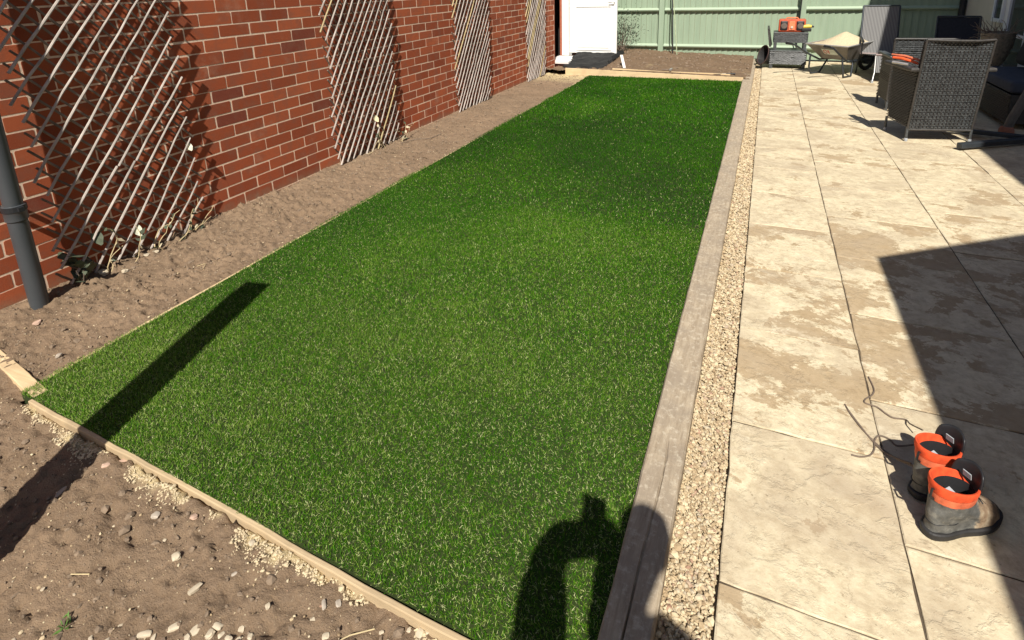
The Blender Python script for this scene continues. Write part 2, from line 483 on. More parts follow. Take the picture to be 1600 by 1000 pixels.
parts = [grid(WX - .05, LX0 + .012, .3, 4.2, .0105, zf_left, sf_left),
         grid(WX - .05, LX0 + .012, 4.2, 9.6, .02, border_z, sf_left),
         grid(LX0 + .012, -.10, .30, .935, .0098, lambda x, y: np.where(y > front_y(x) - .012, -.09, front_z(x, y)), sand_front),
         grid(-5.0, -.10, -2.4, .3, .03, front_z, lambda x, y: 0 * x)]
V = []; F = []; S = []; b = 0
for v_, f_, s_ in parts:
    V.append(v_); F.append(f_ + b); S.append(s_); b += len(v_)
tag(big_mesh('bare_soil', np.concatenate(V), [np.concatenate(F)], M['soil'], {'sand': np.concatenate(S)}, smooth=True), kind='structure')

# raised planting bed behind the lawn
def bed_z(x, y):
    l = np.clip((-x - .1) / 2.4, 0, 1); b_ = np.clip((y - 8.98) / 1.2, 0, 1)
    pitd = np.clip((-2.36 - x) / .1, 0, 1) * np.clip((y - 9.05) / .2, 0, 1) * np.clip((10.9 - y) / .2, 0, 1)
    return .075 - .05 * (1 - l) * (1 - b_ * .2) + b_ * (.03 + .055 * l) * (1 - pitd) - pitd * .05 + soil_z(x, y) * 1.1
v_, f_, s_ = grid(-3.6, -.14, 8.97, 11.5, .022, bed_z, lambda x, y: np.clip((fbm(x * 4, y * 4) - .62) * 4, 0, .5) * (y < 9.8))
tag(big_mesh('planting_bed', v_, [f_], M['soild'], {'sand': s_}, smooth=True), kind='structure')

# lawn base
lb = MB(); lb.add([(LX0, front_y(LX0), .002), (LX1 + .015, front_y(LX1), .002), (LX1 + .015, LY1, .002), (LX0, LY1, .002),
                   (LX0, front_y(LX0), -.05), (LX1 + .015, front_y(LX1), -.05), (LX1 + .015, LY1, -.05), (LX0, LY1, -.05)],
                  [(0, 1, 2, 3), (0, 4, 5, 1), (1, 5, 6, 2), (2, 6, 7, 3), (3, 7, 4, 0)])
tag(lb.build('lawn_base', M['backing']), kind='structure')

def blades():
    out = []
    for y0, y1, dens, wd, ln in ((.84, 2.0, 68000, .0016, .0175), (2.0, 3.4, 44000, .0021, .019), (3.4, 5.6, 21000, .0031, .022), (5.6, 8.93, 9500, .0050, .026)):
        n = int((LX1 - LX0 + .03) * (y1 - y0) * dens)
        x = rng.uniform(LX0 - .030, LX1 + .004, n); y = rng.uniform(y0, y1, n)
        k = (y > front_y(x) - .001) & (x > LX0 - .006 + (fbm(y * 1.7, y * 0 + 3, 3) - .55) * .055); x = x[k]; y = y[k]
        out.append((x, y, np.full(len(x), wd), np.full(len(x), ln)))
    x, y, wd, ln = [np.concatenate(a) for a in zip(*out)]
    n = len(x)
    wob = fbm(x * 60, y * 60, 2)
    th = rng.uniform(0, 2 * np.pi, n); curl = rng.random(n) < .50
    lean = np.where(curl, rng.uniform(.8, 2.2, n), rng.uniform(.1, 1.1, n))
    patch = fbm(x * 1.6, y * 1.6, 4)
    ln = ln * rng.uniform(.7, 1.15, n) * np.where(curl, .85, 1) * (.86 + .28 * patch)
    wd = wd * rng.uniform(.7, 1.2, n)
    # pile direction: a general lay that changes slowly over the lawn
    lx = (fbm(x * .9 + 7, y * .9, 2) - .5) * .9; ly = -.12 + (fbm(x * .7, y * .7 + 3, 2) - .5) * .9
    dx = np.cos(th) * lean + lx; dy = np.sin(th) * lean + ly
    nl = np.sqrt(dx * dx + dy * dy + 1)
    tipx = dx / nl * ln; tipy = dy / nl * ln; tipz = ln / nl
    a = rng.uniform(0, 2 * np.pi, n); wx = np.cos(a) * wd / 2; wy = np.sin(a) * wd / 2
    bx = rng.normal(0, .0022, n); by = rng.normal(0, .0022, n)
    z0 = np.full(n, .001)
    P = np.zeros((n, 5, 3))
    P[:, 0] = np.stack([x - wx, y - wy, z0], -1); P[:, 1] = np.stack([x + wx, y + wy, z0], -1)
    mx = x + tipx * .38 + bx; my = y + tipy * .38 + by; mz = tipz * .62
    P[:, 2] = np.stack([mx + wx * .9, my + wy * .9, mz], -1); P[:, 3] = np.stack([mx - wx * .9, my - wy * .9, mz], -1)
    P[:, 4] = np.stack([x + tipx, y + tipy, tipz], -1)
    i = np.arange(n) * 5
    q = np.stack([i, i + 1, i + 2, i + 3], -1); t = np.stack([i + 3, i + 2, i + 4], -1)
    tone = np.clip(rng.normal(.40, .17, n) + (patch - .5) * .5 + .26 * np.clip((4.8 - y) / 3.4, 0, 1) - .13, 0, .84)
    pale = (rng.random(n) < .07 + .48 * np.clip((4.5 - y) / 3.5, 0, 1)) & curl
    tone = np.where(pale, rng.uniform(.76, 1, n), tone)
    return P.reshape(-1, 3), [q, t], {'tone': np.repeat(tone, 5), 'hgt': np.tile([0, 0, .6, .6, 1], n)}
P, FF, A = blades()
tag(big_mesh('artificial_grass', P, FF, M['grass'], A),
    'dense bright green artificial grass laid as a long rectangular lawn', 'artificial grass', kind='stuff')

# ------------------------------------------------------------------ patio
def patio():
    xs = [0.0, .455, 1.048, 1.636, 2.226, 2.816, 3.4]
    offs = [.024, .315, .59, .384, .2, .5]
    T_ = []; V = []; F = []; S = []; g = .0026; top = 0.0
    for ci in range(len(xs) - 1):
        y = -2.4 + offs[ci] - .6 - .0
        y = offs[ci] - 6 * .6 + (0 if ci != 2 else 0)
        while y < 11.35:
            L = 1.2 if (ci in (2, 4) and int(round(y / .6)) % 3 != 0) else .6
            y1 = min(y + L, 11.38)
            if ci in (2, 4) and L == 1.2 and y1 > 11.3: y1 = 11.38
            n = 8
            a = rng.normal(0, .0012); c = rng.normal(0, .0012); dz = rng.normal(0, .0008)
            x0, x1, ya, yb = xs[ci] + g, xs[ci + 1] - g, y + g, y1 - g
            # rounded-over edge: outer ring lower than inner
            r = .003
            b = len(V)
            ring = []
            wob = lambda: rng.normal(0, .0012)
            for (px0, px1, py0, py1, z) in ((x0, x1, ya, yb, top - .03), (x0, x1, ya, yb, top - .0022), (x0 + r, x1 - r, ya + r, yb - r, top)):
                pts = []
                for k in range(n): pts.append((px0 + (px1 - px0) * k / n, py0))
                for k in range(n): pts.append((px1, py0 + (py1 - py0) * k / n))
                for k in range(n): pts.append((px1 - (px1 - px0) * k / n, py1))
                for k in range(n): pts.append((px0, py1 - (py1 - py0) * k / n))
                ring.append([(p[0] + wob(), p[1] + wob(), z + dz + (p[0] - x0) * a + (p[1] - ya) * c) for p in pts])
            m_ = 4 * n
            for rr in ring: V.extend(rr)
            S.extend([rng.random()] * 0); sid = rng.random(); S.extend([sid] * (3 * m_))
            st_ = rng.uniform(-.9, .55)
            if ci == 1 and 1.9 < (ya + yb) / 2 < 3.95: st_ = 1.0
            if ci == 2 and 1.4 < (ya + yb) / 2 < 4.3: st_ = .8
            if ci == 0 and 1.8 < (ya + yb) / 2 < 3.2: st_ = .35
            T_.extend([st_] * (3 * m_))
            for lv in range(2):
                for k in range(m_):
                    k2 = (k + 1) % m_
                    F.append((b + lv * m_ + k, b + lv * m_ + k2, b + (lv + 1) * m_ + k2, b + (lv + 1) * m_ + k))
            F.append(tuple(b + 2 * m_ + k for k in range(m_)))
            y = y1
            if y1 >= 11.37: break
    me = bpy.data.meshes.new('patio'); me.from_pydata(V, [], F)
    at = me.attributes.new('sid', 'FLOAT', 'POINT'); at.data.foreach_set('value', S)
    at = me.attributes.new('stain', 'FLOAT', 'POINT'); at.data.foreach_set('value', T_)
    me.materials.append(M['patio']); o = bpy.data.objects.new('patio', me); C.objects.link(o)
    tag(o, kind='structure')
patio()
jb = MB(); jb.add([(0.004, -3.4, -.005), (6, -3.4, -.005), (6, 11.38, -.005), (0.004, 11.38, -.005), (0.004, -3.4, -.15), (0.004, 11.38, -.15)], [(0, 1, 2, 3), (0, 3, 5, 4)])
tag(jb.build('patio_base', M['joint']), kind='structure')

# gravel strip
gb = MB(); gb.add([(-.16, -1.2, -.038), (.003, -1.2, -.038), (.003, 11.3, -.038), (-.16, 11.3, -.038)], [(0, 1, 2, 3)])
tag(gb.build('gravel_bed', M['sand']), kind='structure')
def ico():
    bm = bmesh.new(); bmesh.ops.create_icosphere(bm, subdivisions=1, radius=1)
    v = np.array([p.co[:] for p in bm.verts]); f = np.array([[q.index for q in p.verts] for p in bm.faces]); bm.free(); return v, f
def ico2():
    bm = bmesh.new(); bmesh.ops.create_icosphere(bm, subdivisions=2, radius=1)
    v = np.array([p.co[:] for p in bm.verts]); f = np.array([[q.index for q in p.verts] for p in bm.faces]); bm.free(); return v, f
IV, IF = ico()
def scatter_stones(x, y, z, r, flat=.6, jit=.22):
    n = len(x)
    d = 1 + rng.uniform(-jit, jit, (n, 12))
    P = IV[None] * d[..., None]
    sc = np.stack([rng.uniform(.7, 1.25, n), rng.uniform(.6, 1.0, n), rng.uniform(flat * .75, flat * 1.25, n)], -1)
    P = P * sc[:, None, :]
    a = rng.uniform(0, 2 * np.pi, n); t = rng.normal(0, .35, n)
    ca, sa, ct, st = np.cos(a), np.sin(a), np.cos(t), np.sin(t)
    X, Y, Z = P[..., 0], P[..., 1], P[..., 2]
    Y2 = Y * ct[:, None] - Z * st[:, None]; Z2 = Y * st[:, None] + Z * ct[:, None]
    X3 = X * ca[:, None] - Y2 * sa[:, None]; Y3 = X * sa[:, None] + Y2 * ca[:, None]
    Q = np.stack([X3, Y3, Z2], -1) * r[:, None, None] + np.stack([x, y, z], -1)[:, None, :]
    Fc = (IF[None] + (np.arange(n) * 12)[:, None, None]).reshape(-1, 3)
    return Q.reshape(-1, 3), Fc
xs_, ys_, zs_, rs_ = [], [], [], []
for y0, y1, dens, rr in ((.2, 2.2, 36000, .0052), (2.2, 4.5, 26000, .0058), (4.5, 11.3, 13000, .0080)):
    n = int(.155 * (y1 - y0) * dens)
    xs_.append(rng.uniform(-.145, -.003, n)); ys_.append(rng.uniform(y0, y1, n))
    zs_.append(rng.uniform(-.034, -.016, n)); rs_.append(rr * np.exp(rng.normal(0, .32, n)))
x, y, z, r = map(np.concatenate, (xs_, ys_, zs_, rs_))
r = np.minimum(r, .0135)
Q, Fc = scatter_stones(x, y, z, r)
tag(big_mesh('gravel', Q, [Fc], M['gravel'], {'tone': np.repeat(rng.random(len(x)), 12)}),
    'cream and tan gravel filling the narrow channel between sleeper and paving', 'gravel', kind='stuff')

# loose grit and clods on the soil
def soil_h(x, y):
    x = np.asarray(x, float); y = np.asarray(y, float)
    return np.where(x < LX0 + .012, zf_left(x, y), front_z(x, y))
n = 16000
x = rng.uniform(-3.3, -.35, n); y = rng.uniform(-.1, 5.5, n)
k = ((x < LX0 - .02) & (y > 1.0)) | (y < front_y(x) - .03)
x, y = x[k], y[k]; r = np.exp(rng.normal(math.log(.0019), .5, len(x)))
dfr = np.abs(front_y(x) - y)
Q, Fc = scatter_stones(x, y, soil_h(x, y) + r * .3, np.minimum(r, .008))
tag(big_mesh('grit', Q, [Fc], M['gravel'], {'tone': np.repeat(rng.random(len(x)), 12)}), 'fine pale grit scattered over the bare soil', 'grit', kind='stuff')
# wood-chip sand spilled along the front board
n = 5200; x = rng.uniform(-2.75, -.4, n); d = rng.gamma(1.7, .020, n) + .022; y = front_y(x) - d
k = fbm(x * 9, y * 9 + 3, 4) > .36 + d * 3.0; x, y = x[k], y[k]; r = np.exp(rng.normal(math.log(.0026), .4, len(x)))
Q, Fc = scatter_stones(x, y, soil_h(x, y) + r * .3, r)
tag(big_mesh('sand_crumbs', Q, [Fc], M['sand']), 'yellow sand crumbs spilled along the front timber edging', 'sand', kind='stuff')
n = 26000; x = rng.uniform(-3.33, -.35, n); y = rng.uniform(-.1, 9, n)
k = ((x < LX0 - .03) & (y > 1.05)) | (y < front_y(x) - .05); x, y = x[k], y[k]
r = np.exp(rng.normal(math.log(.0038), .65, len(x)))
Q, Fc = scatter_stones(x, y, soil_h(x, y) + r * .1, np.minimum(r, .016), flat=.7)
tag(big_mesh('soil_clods', Q, [Fc], M['clod']), 'crumbly brown clods lying over the bare soil', 'soil clods', kind='stuff')
n = 900; x = rng.uniform(-2.9, -.2, n); y = rng.uniform(9.05, 11.3, n); r = np.exp(rng.normal(math.log(.013), .5, n))
Q, Fc = scatter_stones(x, y, bed_z(x, y), np.minimum(r, .035), flat=.7)
tag(big_mesh('bed_clods', Q, [Fc], M['clod']), 'brown clods lying on the raised bed by the fence', 'soil clods', kind='stuff')

# ------------------------------------------------------------------ timber edgings
def plank(name, label, a, b, wd, z0, z1, mat, bevel=.003, n=24, wob=.002, cat='timber edging', zend=None):
    """board running from a to b (xy of its centre line) with a little waviness"""
    a = Vector((a[0], a[1], 0)); b = Vector((b[0], b[1], 0)); d = (b - a); L = d.length; d.normalize(); nrm = Vector((-d.y, d.x, 0))
    mb = MB(off=(a.x, a.y, 0)); vs = []; fs = []
    for i in range(n + 1):
        t = i / n; p = a + d * (L * t)
        o = math.sin(t * 9 + a.x) * wob + random.gauss(0, wob * .25)
        dz = math.sin(t * 7 + 1) * wob + random.gauss(0, wob * .15) + (0 if zend is None else (zend - z1) * t)
        for s_, z in ((-1, z0), (1, z0), (1, z1 + dz), (-1, z1 + dz)):
            q = p + nrm * (s_ * wd / 2 + o); vs.append((q.x, q.y, z))
    for i in range(n):
        for k in range(4):
            k2 = (k + 1) % 4; fs.append((i * 4 + k, i * 4 + k2, i * 4 + 4 + k2, i * 4 + 4 + k))
    fs += [(0, 1, 2, 3), (n * 4 + 3, n * 4 + 2, n * 4 + 1, n * 4)]
    mb.add(vs, fs)
    o = mb.build(name, mat, bevel=bevel); o.location = (a.x, a.y, 0)
    return tag(o, label, cat)
plank('timber_edging', 'pale new timber board set on edge along the near end of the lawn',
      (-2.47, front_y(-2.47) - .004), (-.30, front_y(-.30) - .014), .0155, -.10, .003, M['timberd'], wob=.005)
plank('timber_edging', 'short pale board in the soil, running left from the lawn corner',
      (-3.10, 1.085), (-2.475, .985), .05, -.10, .002, M['timberx'], wob=.002)
plank('timber_edging', 'pale timber board holding back the raised bed at the far end of the lawn',
      (-2.98, 8.985), (-.235, 8.955), .03, -.05, .105, M['timberx'], zend=.055)
plank('timber_batten', 'thin yellowish batten lying along the top of the far lawn board',
      (-2.2, 9.03), (-.42, 9.00), .035, .098, .118, M['timberx'], zend=.075, cat='timber')
plank('timber_edging', 'thin pale batten sunk between the soil border and the left side of the lawn',
      (LX0 - .014, 1.06), (LX0 - .016, 8.9), .016, -.06, -.004, M['timber'], wob=.006, n=60)
# sleeper
def sleeper():
    N_ = 150; vs = []; fs = []
    prof = [(-.055, -.09), (.055, -.09), (.055, .020), (.050, .0282), (.02, .0295), (.004, .0295), (0, .0294), (-.004, .0295), (-.03, .0295), (-.050, .0282), (-.055, .021)]
    for i in range(N_ + 1):
        t = i / N_; y = -.9 + 12.2 * t
        left = -.245 + .0; right = -.128 if y < 2 else -.128 + (y - 2) * .0035
        cx = (left + right) / 2; hw = (right - left) / 2
        ck = .6 + .4 * math.sin(y * 9.0)
        ck *= 1 if y < 1.15 else max(0, 1 - (y - 1.15) / .5) * .6
        for (px, pz) in prof:
            zz = pz if pz < 0 else pz + random.gauss(0, .0007) + .004 * math.sin(y * .8)
            xx = cx + px / .055 * hw
            if y > 1.6 and abs(px) < .045 and pz > 0: zz = .0295
            elif abs(px) < .001: zz = .0295 - .016 * max(ck, 0) * (y < 1.6); xx += .006 * math.sin(y * 5)
            elif abs(px) < .005 and y <= 1.6: xx += .006 * math.sin(y * 5)
            vs.append((xx + random.gauss(0, .0007), y, zz))
    P = len(prof)
    for i in range(N_):
        for k in range(P):
            k2 = (k + 1) % P; fs.append((i * P + k, i * P + k2, (i + 1) * P + k2, (i + 1) * P + k))
    fs += [tuple(range(P)), tuple(N_ * P + k for k in range(P))[::-1]]
    mb = MB(); mb.add(vs, fs)
    tag(mb.build('timber_sleeper', M['sleeper']), 'long weathered grey timber sleeper between the lawn and the gravel strip', 'sleeper')
sleeper()

# ------------------------------------------------------------------ brick wall
BH, BL = .0852, .258
def brick_wall():
    t = thing('brick_wall', 'tall red brick garden wall running along the left border', 'wall', (WX, 5, 0))
    mb = MB(off=(WX, 5, 0)); Y0, Y1, Z1 = -.8, 9.50, 2.64
    mb.b2(WX - .22, WX - .0004, Y0, Y1, -.3, Z1); mb.build('mortar_bed', M['mortar'], t)
    V = []; F = []; T = []
    mo = .0105
    rows = int(Z1 / BH)
    for r_ in range(-2, rows):
        off = 2.769 + (0 if r_ % 2 == 0 else BL * .5) + rng.normal(0, .006)
        k0 = math.floor((Y0 - off) / BL) - 1
        k = k0
        while True:
            ya = off + k * BL + mo / 2; yb = off + (k + 1) * BL - mo / 2; k += 1
            if ya > Y1: break
            ya = max(ya, Y0); yb = min(yb, Y1)
            if yb - ya < .03: continue
            za = r_ * BH + mo / 2 + rng.normal(0, .0012); zb = (r_ + 1) * BH - mo / 2 + rng.normal(0, .0012)
            x1 = WX + .0003 + abs(rng.normal(0, .0004)); tl = rng.normal(0, .0008)
            ya += rng.normal(0, .0015); yb += rng.normal(0, .0015)
            # chamfered front outline with slightly irregular corners
            e = .0035; b = len(V); j = lambda s=.0014: rng.normal(0, s)
            out = [(WX - .003, ya, za), (WX - .003, yb, za), (WX - .003, yb, zb), (WX - .003, ya, zb)]
            mid = []
            for (yy, zz, sy, sz) in ((ya, za, 1, 1), (yb, za, -1, 1), (yb, zb, -1, -1), (ya, zb, 1, -1)):
                mid += [(yy + sy * e * (1 + abs(j(.5))), zz + j(.0008)), (yy + j(.0008), zz + sz * e * (1 + abs(j(.5))))] if (sy * sz > 0) == False else [(yy + j(.0008), zz + sz * e * (1 + abs(j(.5)))), (yy + sy * e * (1 + abs(j(.5))), zz + j(.0008))]
            ring0 = [(WX - .003, p[0], p[1]) for p in mid]
            ring1 = [(x1 + (p[1] - za) * tl, p[0], p[1]) for p in mid]
            V += ring0 + ring1
            F += [(b + q, b + (q + 1) % 8, b + 8 + (q + 1) % 8, b + 8 + q) for q in range(8)]
            F.append(tuple(b + 8 + q for q in range(8)))
            T += [float(np.clip(rng.normal(.45, .26), 0, 1))] * 16
    me = bpy.data.meshes.new('bricks'); me.from_pydata([(v[0] - WX, v[1] - 5, v[2]) for v in V], [], F)
    at = me.attributes.new('tone', 'FLOAT', 'POINT'); at.data.foreach_set('value', T)
    me.materials.append(M['brick']); o = bpy.data.objects.new('bricks', me); C.objects.link(o); o.parent = t
    cp = MB(off=(WX, 5, 0)); cp.b2(WX - .25, WX + .04, Y0, 11.3, Z1, Z1 + .06); cp.build('coping', M['render'], t, bevel=.006)
    rv = MB(off=(WX, 5, 0)); rv.b2(WX - .22, WX - .001, 9.50, 9.54, -.3, Z1 - .0)
    tr = simple('red brick reveal', (.42, .13, .07), .9); rv.build('wall_end', tr, t)
    rv = MB(off=(WX, 5, 0)); rv.b2(WX - .22, WX, 10.46, 11.3, -.3, Z1); rv.build('far_pier', tr, t)
    rv = MB(off=(WX, 5, 0)); rv.b2(WX - .22, WX, 9.54, 10.46, 2.15, Z1 - .002); rv.build('lintel', M['render'], t)
    return t
brick_wall()
# dark outbuilding behind the doorway
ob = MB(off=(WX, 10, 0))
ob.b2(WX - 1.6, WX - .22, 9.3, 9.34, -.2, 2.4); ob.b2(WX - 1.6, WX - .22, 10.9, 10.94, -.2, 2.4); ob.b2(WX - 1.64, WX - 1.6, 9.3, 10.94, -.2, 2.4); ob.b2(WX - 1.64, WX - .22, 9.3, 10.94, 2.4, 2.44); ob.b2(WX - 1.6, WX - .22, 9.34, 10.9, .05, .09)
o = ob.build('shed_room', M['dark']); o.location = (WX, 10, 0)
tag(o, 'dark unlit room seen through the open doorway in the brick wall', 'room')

# door
dt = thing('garden_door', 'white panelled door standing open beside the end of the brick wall', 'door', (WX + .01, 10.40, .186))
mb = MB(); W_, H_ = .885, 1.93
mb.b2(0, W_, -.018, .022, 0, H_); mb.build('door_leaf', M['white'], dt, bevel=.003)
for z0, z1 in ((.05, .86), (1.0, 1.84)):
    mb = MB(); x0, x1 = .10, W_ - .10
    mb.b2(x0, x1, -.030, -.019, z0, z0 + .02); mb.b2(x0, x1, -.030, -.019, z1 - .02, z1)
    mb.b2(x0, x0 + .02, -.030, -.019, z0 + .021, z1 - .021); mb.b2(x1 - .02, x1, -.030, -.019, z0 + .021, z1 - .021)
    mb.build('panel_moulding', M['white'], dt, bevel=.004)
    mb = MB(); mb.b2(x0 + .045, x1 - .045, -.026, -.019, z0 + .045, z1 - .045); mb.build('door_panel', M['white'], dt, bevel=.006)
mb = MB(); mb.tube([(W_ - .05, -.02, .92), (W_ - .05, -.06, .92), (W_ - .15, -.065, .92)], .009); mb.build('door_handle', M['metal'], dt, smooth=True)
mb = MB(); mb.tube([(-.004, -.022, .04), (-.004, -.022, .14)], .009); mb.tube([(-.004, -.022, 1.7), (-.004, -.022, 1.8)], .009); mb.build('hinge', M['metal'], dt)
ft = thing('door_frame', 'white painted door frame at the end of the brick wall', 'door frame', (WX, 10, 0))
mb = MB(off=(WX, 10, 0)); mb.b2(WX - .16, WX + .03, 10.405, 10.50, .14, 2.16); mb.build('jamb', M['white'], ft, bevel=.004)
mb = MB(off=(WX, 10, 0)); mb.b2(WX - .12, WX + .012, 10.28, 10.402, .14, 2.12); mb.build('jamb', M['white'], ft, bevel=.004)
mb = MB(off=(WX, 10, 0)); mb.b2(WX - .16, WX + .02, 9.545, 10.40, 2.125, 2.2); mb.build('head', M['white'], ft, bevel=.004)
st = thing('doorstep', 'white painted doorstep jutting from the wall under the open door', 'doorstep', (WX, 10, 0))
mb = MB(off=(WX, 10, 0)); mb.b2(WX - .2, WX + .24, 9.56, 10.36, .085, .13); mb.build('step_slab', M['whitec'], st, bevel=.006)
mb = MB(off=(WX, 10, 0)); mb.b2(WX + .0, WX + .19, 9.60, 10.34, -.1, .084); mb.build('brick_base', simple('dark red brick base', (.16, .065, .05), .9), st, bevel=.004)
# crumpled black sheet added to stand in for the shade under the door
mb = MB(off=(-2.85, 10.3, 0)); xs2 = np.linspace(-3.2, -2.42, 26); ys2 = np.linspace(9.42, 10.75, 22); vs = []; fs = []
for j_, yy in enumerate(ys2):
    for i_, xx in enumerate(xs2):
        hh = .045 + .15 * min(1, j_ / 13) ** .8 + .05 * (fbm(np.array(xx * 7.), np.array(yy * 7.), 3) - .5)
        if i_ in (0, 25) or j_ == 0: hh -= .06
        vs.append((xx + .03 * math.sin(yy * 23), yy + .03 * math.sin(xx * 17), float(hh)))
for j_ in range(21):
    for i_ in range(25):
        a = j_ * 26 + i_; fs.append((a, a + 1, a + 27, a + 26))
mb.add(vs, fs); o = mb.build('shade_sheet', simple('painted shade black', (.010, .010, .010), .75, var=.3, bump=0), smooth=False); o.location = (-2.85, 10.3, 0)
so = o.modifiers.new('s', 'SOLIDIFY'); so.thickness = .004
tag(o, 'crumpled black shade sheet standing in for the shade on the soil below the white door', 'shade sheet')

# downpipe
dp = thing('downpipe', 'thick dark grey downpipe standing against the brick wall at far left', 'downpipe', (-3.25, 1.385, 0))
mb = MB(); mb.tube([(0, 0, -.12), (0, 0, .46)], .041, 24); mb.build('lower_pipe', M['pipe'], dp, smooth=True)
mb = MB(); mb.lathe([(.042, 0), (.047, .004), (.047, .05), (.050, .055), (.050, .075), (.044, .08)], (0, 0, .455), 24); mb.build('pipe_socket', M['pipe'], dp, smooth=True)
mb = MB(); mb.tube([(0, 0, .52), (0, 0, 2.6)], .040, 24); mb.build('upper_pipe', M['pipe'], dp, smooth=True)
mb = MB(); mb.lathe([(.040, 0), (.0505, .001), (.0505, .027), (.040, .028)], (0, 0, .505), 24); mb.b2(-.115, -.03, -.035, -.025, .505, .53); mb.b2(-.115, -.03, .025, .035, .505, .53); mb.b2(.04, .066, -.012, .012, .508, .530); mb.build('pipe_bracket', M['pipeb'], dp)

# ------------------------------------------------------------------ willow trellises
def trellis(y0, y1, ztop, slope, sp, label, phase=0, lean=0, dens_back=.088, yellow=()):
    t = thing('willow_trellis', label, 'trellis', (WX, (y0 + y1) / 2, 0), group='willow trellises on the brick wall')
    off = (WX, (y0 + y1) / 2, 0)
    zb = .0
    xf = WX + .054; xb = WX + .038
    f1 = MB(off); f2 = MB(off); bk = MB(off)
    wdt = y1 - y0
    c = zb - wdt * slope + phase
    i = 0
    r_ = random.Random(int(y0 * 100))
    while c < ztop:
        # rod: z = c + slope*(y-y0)
        ya = max(y0, y0 + (zb - c) / slope); yb = min(y1, y0 + (ztop - c) / slope)
        if ya <= y0 + 1e-6: ya = y0 - r_.uniform(.0, .06)
        if yb >= y1 - 1e-6: yb = y1 + r_.uniform(-.015, .02)
        if yb - ya > .04:
            za = c + slope * (ya - y0); zbb = c + slope * (yb - y0)
            za = max(za, zb - .02)
            n = max(3, int((yb - ya) / .09)); pts = []
            for k in range(n + 1):
                q = k / n; bow = .010 * math.sin(q * 3.1 + i) + r_.gauss(0, .003)
                pts.append((xf + r_.gauss(0, .0022), ya + (yb - ya) * q - bow * .6 + lean * 0, za + (zbb - za) * q + bow * .6))
            rr = r_.uniform(.0060, .0073) * (1 if y0 < 2 else .95)
            tgt = f2 if (r_.random() < ((.5 if yb < y0 + wdt * .45 else .1) if yellow else .0)) else f1
            gap = None
            if r_.random() < .25 and n > 4:
                gk = r_.randint(2, n - 2); tgt.tube(pts[:gk + 1], rr, 6); tgt.tube([Vector(p) + Vector((.004, .006, 0)) for p in pts[gk:]], rr * .9, 6)
            else: tgt.tube(pts, [rr * (1.1 - .35 * k / n) for k in range(n + 1)], 6)
        c += sp; i += 1
    c = zb + dens_back * .4
    while c < ztop + wdt * slope * .9:
        s2 = -slope * .88
        ya = max(y0, y0 + (ztop - c) / s2) if c > ztop else y0
        yb = min(y1 + r_.uniform(0, .05), y0 + (zb - c) / s2)
        if c <= ztop: ya = y0 - r_.uniform(0, .05)
        if yb - ya > .04:
            n = 8; pts = []
            for k in range(n + 1):
                q = k / n; yy = ya + (yb - ya) * q
                pts.append((xb + r_.gauss(0, .002), yy, max(c + s2 * (yy - y0) + r_.gauss(0, .003), -.02)))
            bk.tube(pts, r_.uniform(.0058, .0070), 6)
        c += dens_back * r_.uniform(.92, 1.08)
    f1.build('pale_rods', M['willow'], t, smooth=True)
    if f2.v: f2.build('straw_rods', M['willowy'], t, smooth=True)
    bk.build('dark_rods', M['willowd'], t, smooth=True)
    return t
trellis(1.56, 2.385, 2.05, 1.20, .1335, 'wide willow trellis on the brick wall nearest the grey downpipe', phase=.045)
trellis(3.735, 4.64, 2.05, 1.42, .1245, 'willow trellis with straw coloured broken ends, second along the wall from the downpipe', phase=.02, yellow=(1,))
trellis(5.90, 6.80, 2.05, 1.40, .120, 'closely slatted willow trellis, third along the wall from the downpipe', phase=.05, yellow=(1,))
trellis(8.13, 8.93, 2.05, 1.60, .115, 'narrow looking willow trellis at the far end of the wall beside the door', phase=.03, yellow=(1,))

# ------------------------------------------------------------------ fence
FY = 11.4
fn = thing('garden_fence', 'sage green close board garden fence across the far end', 'fence', (0, FY, 0))
def fence():
    off = (0, FY, 0); posts = [-4.24, -1.83, .585, 2.99]
    for x0, x1 in zip(posts[:-1], posts[1:]):
        mb = MB(off); x = x0
        while x < x1:
            wd = .098 + random.uniform(-.003, .003); xe = min(x + wd, x1)
            yy = FY + .028
            mb.add([(x, yy, .02), (xe, yy - .018, .02), (xe, yy - .018, 1.86), (x, yy, 1.86), (x, yy + .006, .02), (xe, yy + .006, .02), (xe, yy + .006, 1.86), (x, yy + .006, 1.86)],
                   [(0, 1, 2, 3), (4, 7, 6, 5), (1, 5, 6, 2), (0, 3, 7, 4), (3, 2, 6, 7)])
            x = xe + .003
        mb.build('board_panel', M['green'], fn)
        for z in (.225, .905, 1.60):
            mb = MB(off); a, b_ = x0 + .05, x1 - .05
            vs = [(a, FY + .014, z + .045), (b_, FY + .014, z + .045), (b_, FY - .05, z + .008), (a, FY - .05, z + .008), (b_, FY - .04, z - .012), (a, FY - .04, z - .012), (a, FY + .014, z - .03), (b_, FY + .014, z - .03)]
            mb.add(vs, [(0, 1, 2, 3), (3, 2, 4, 5), (5, 4, 7, 6), (6, 7, 1, 0), (0, 3, 5, 6), (1, 7, 4, 2)])
            mb.build('rail', M['greenl'], fn)
    for x in posts[:3]:
        mb = MB(off); mb.b2(x - .048, x + .048, FY - .085, FY + .012, -.15, 1.9); mb.build('fence_post', M['green'], fn, bevel=.004)
fence()

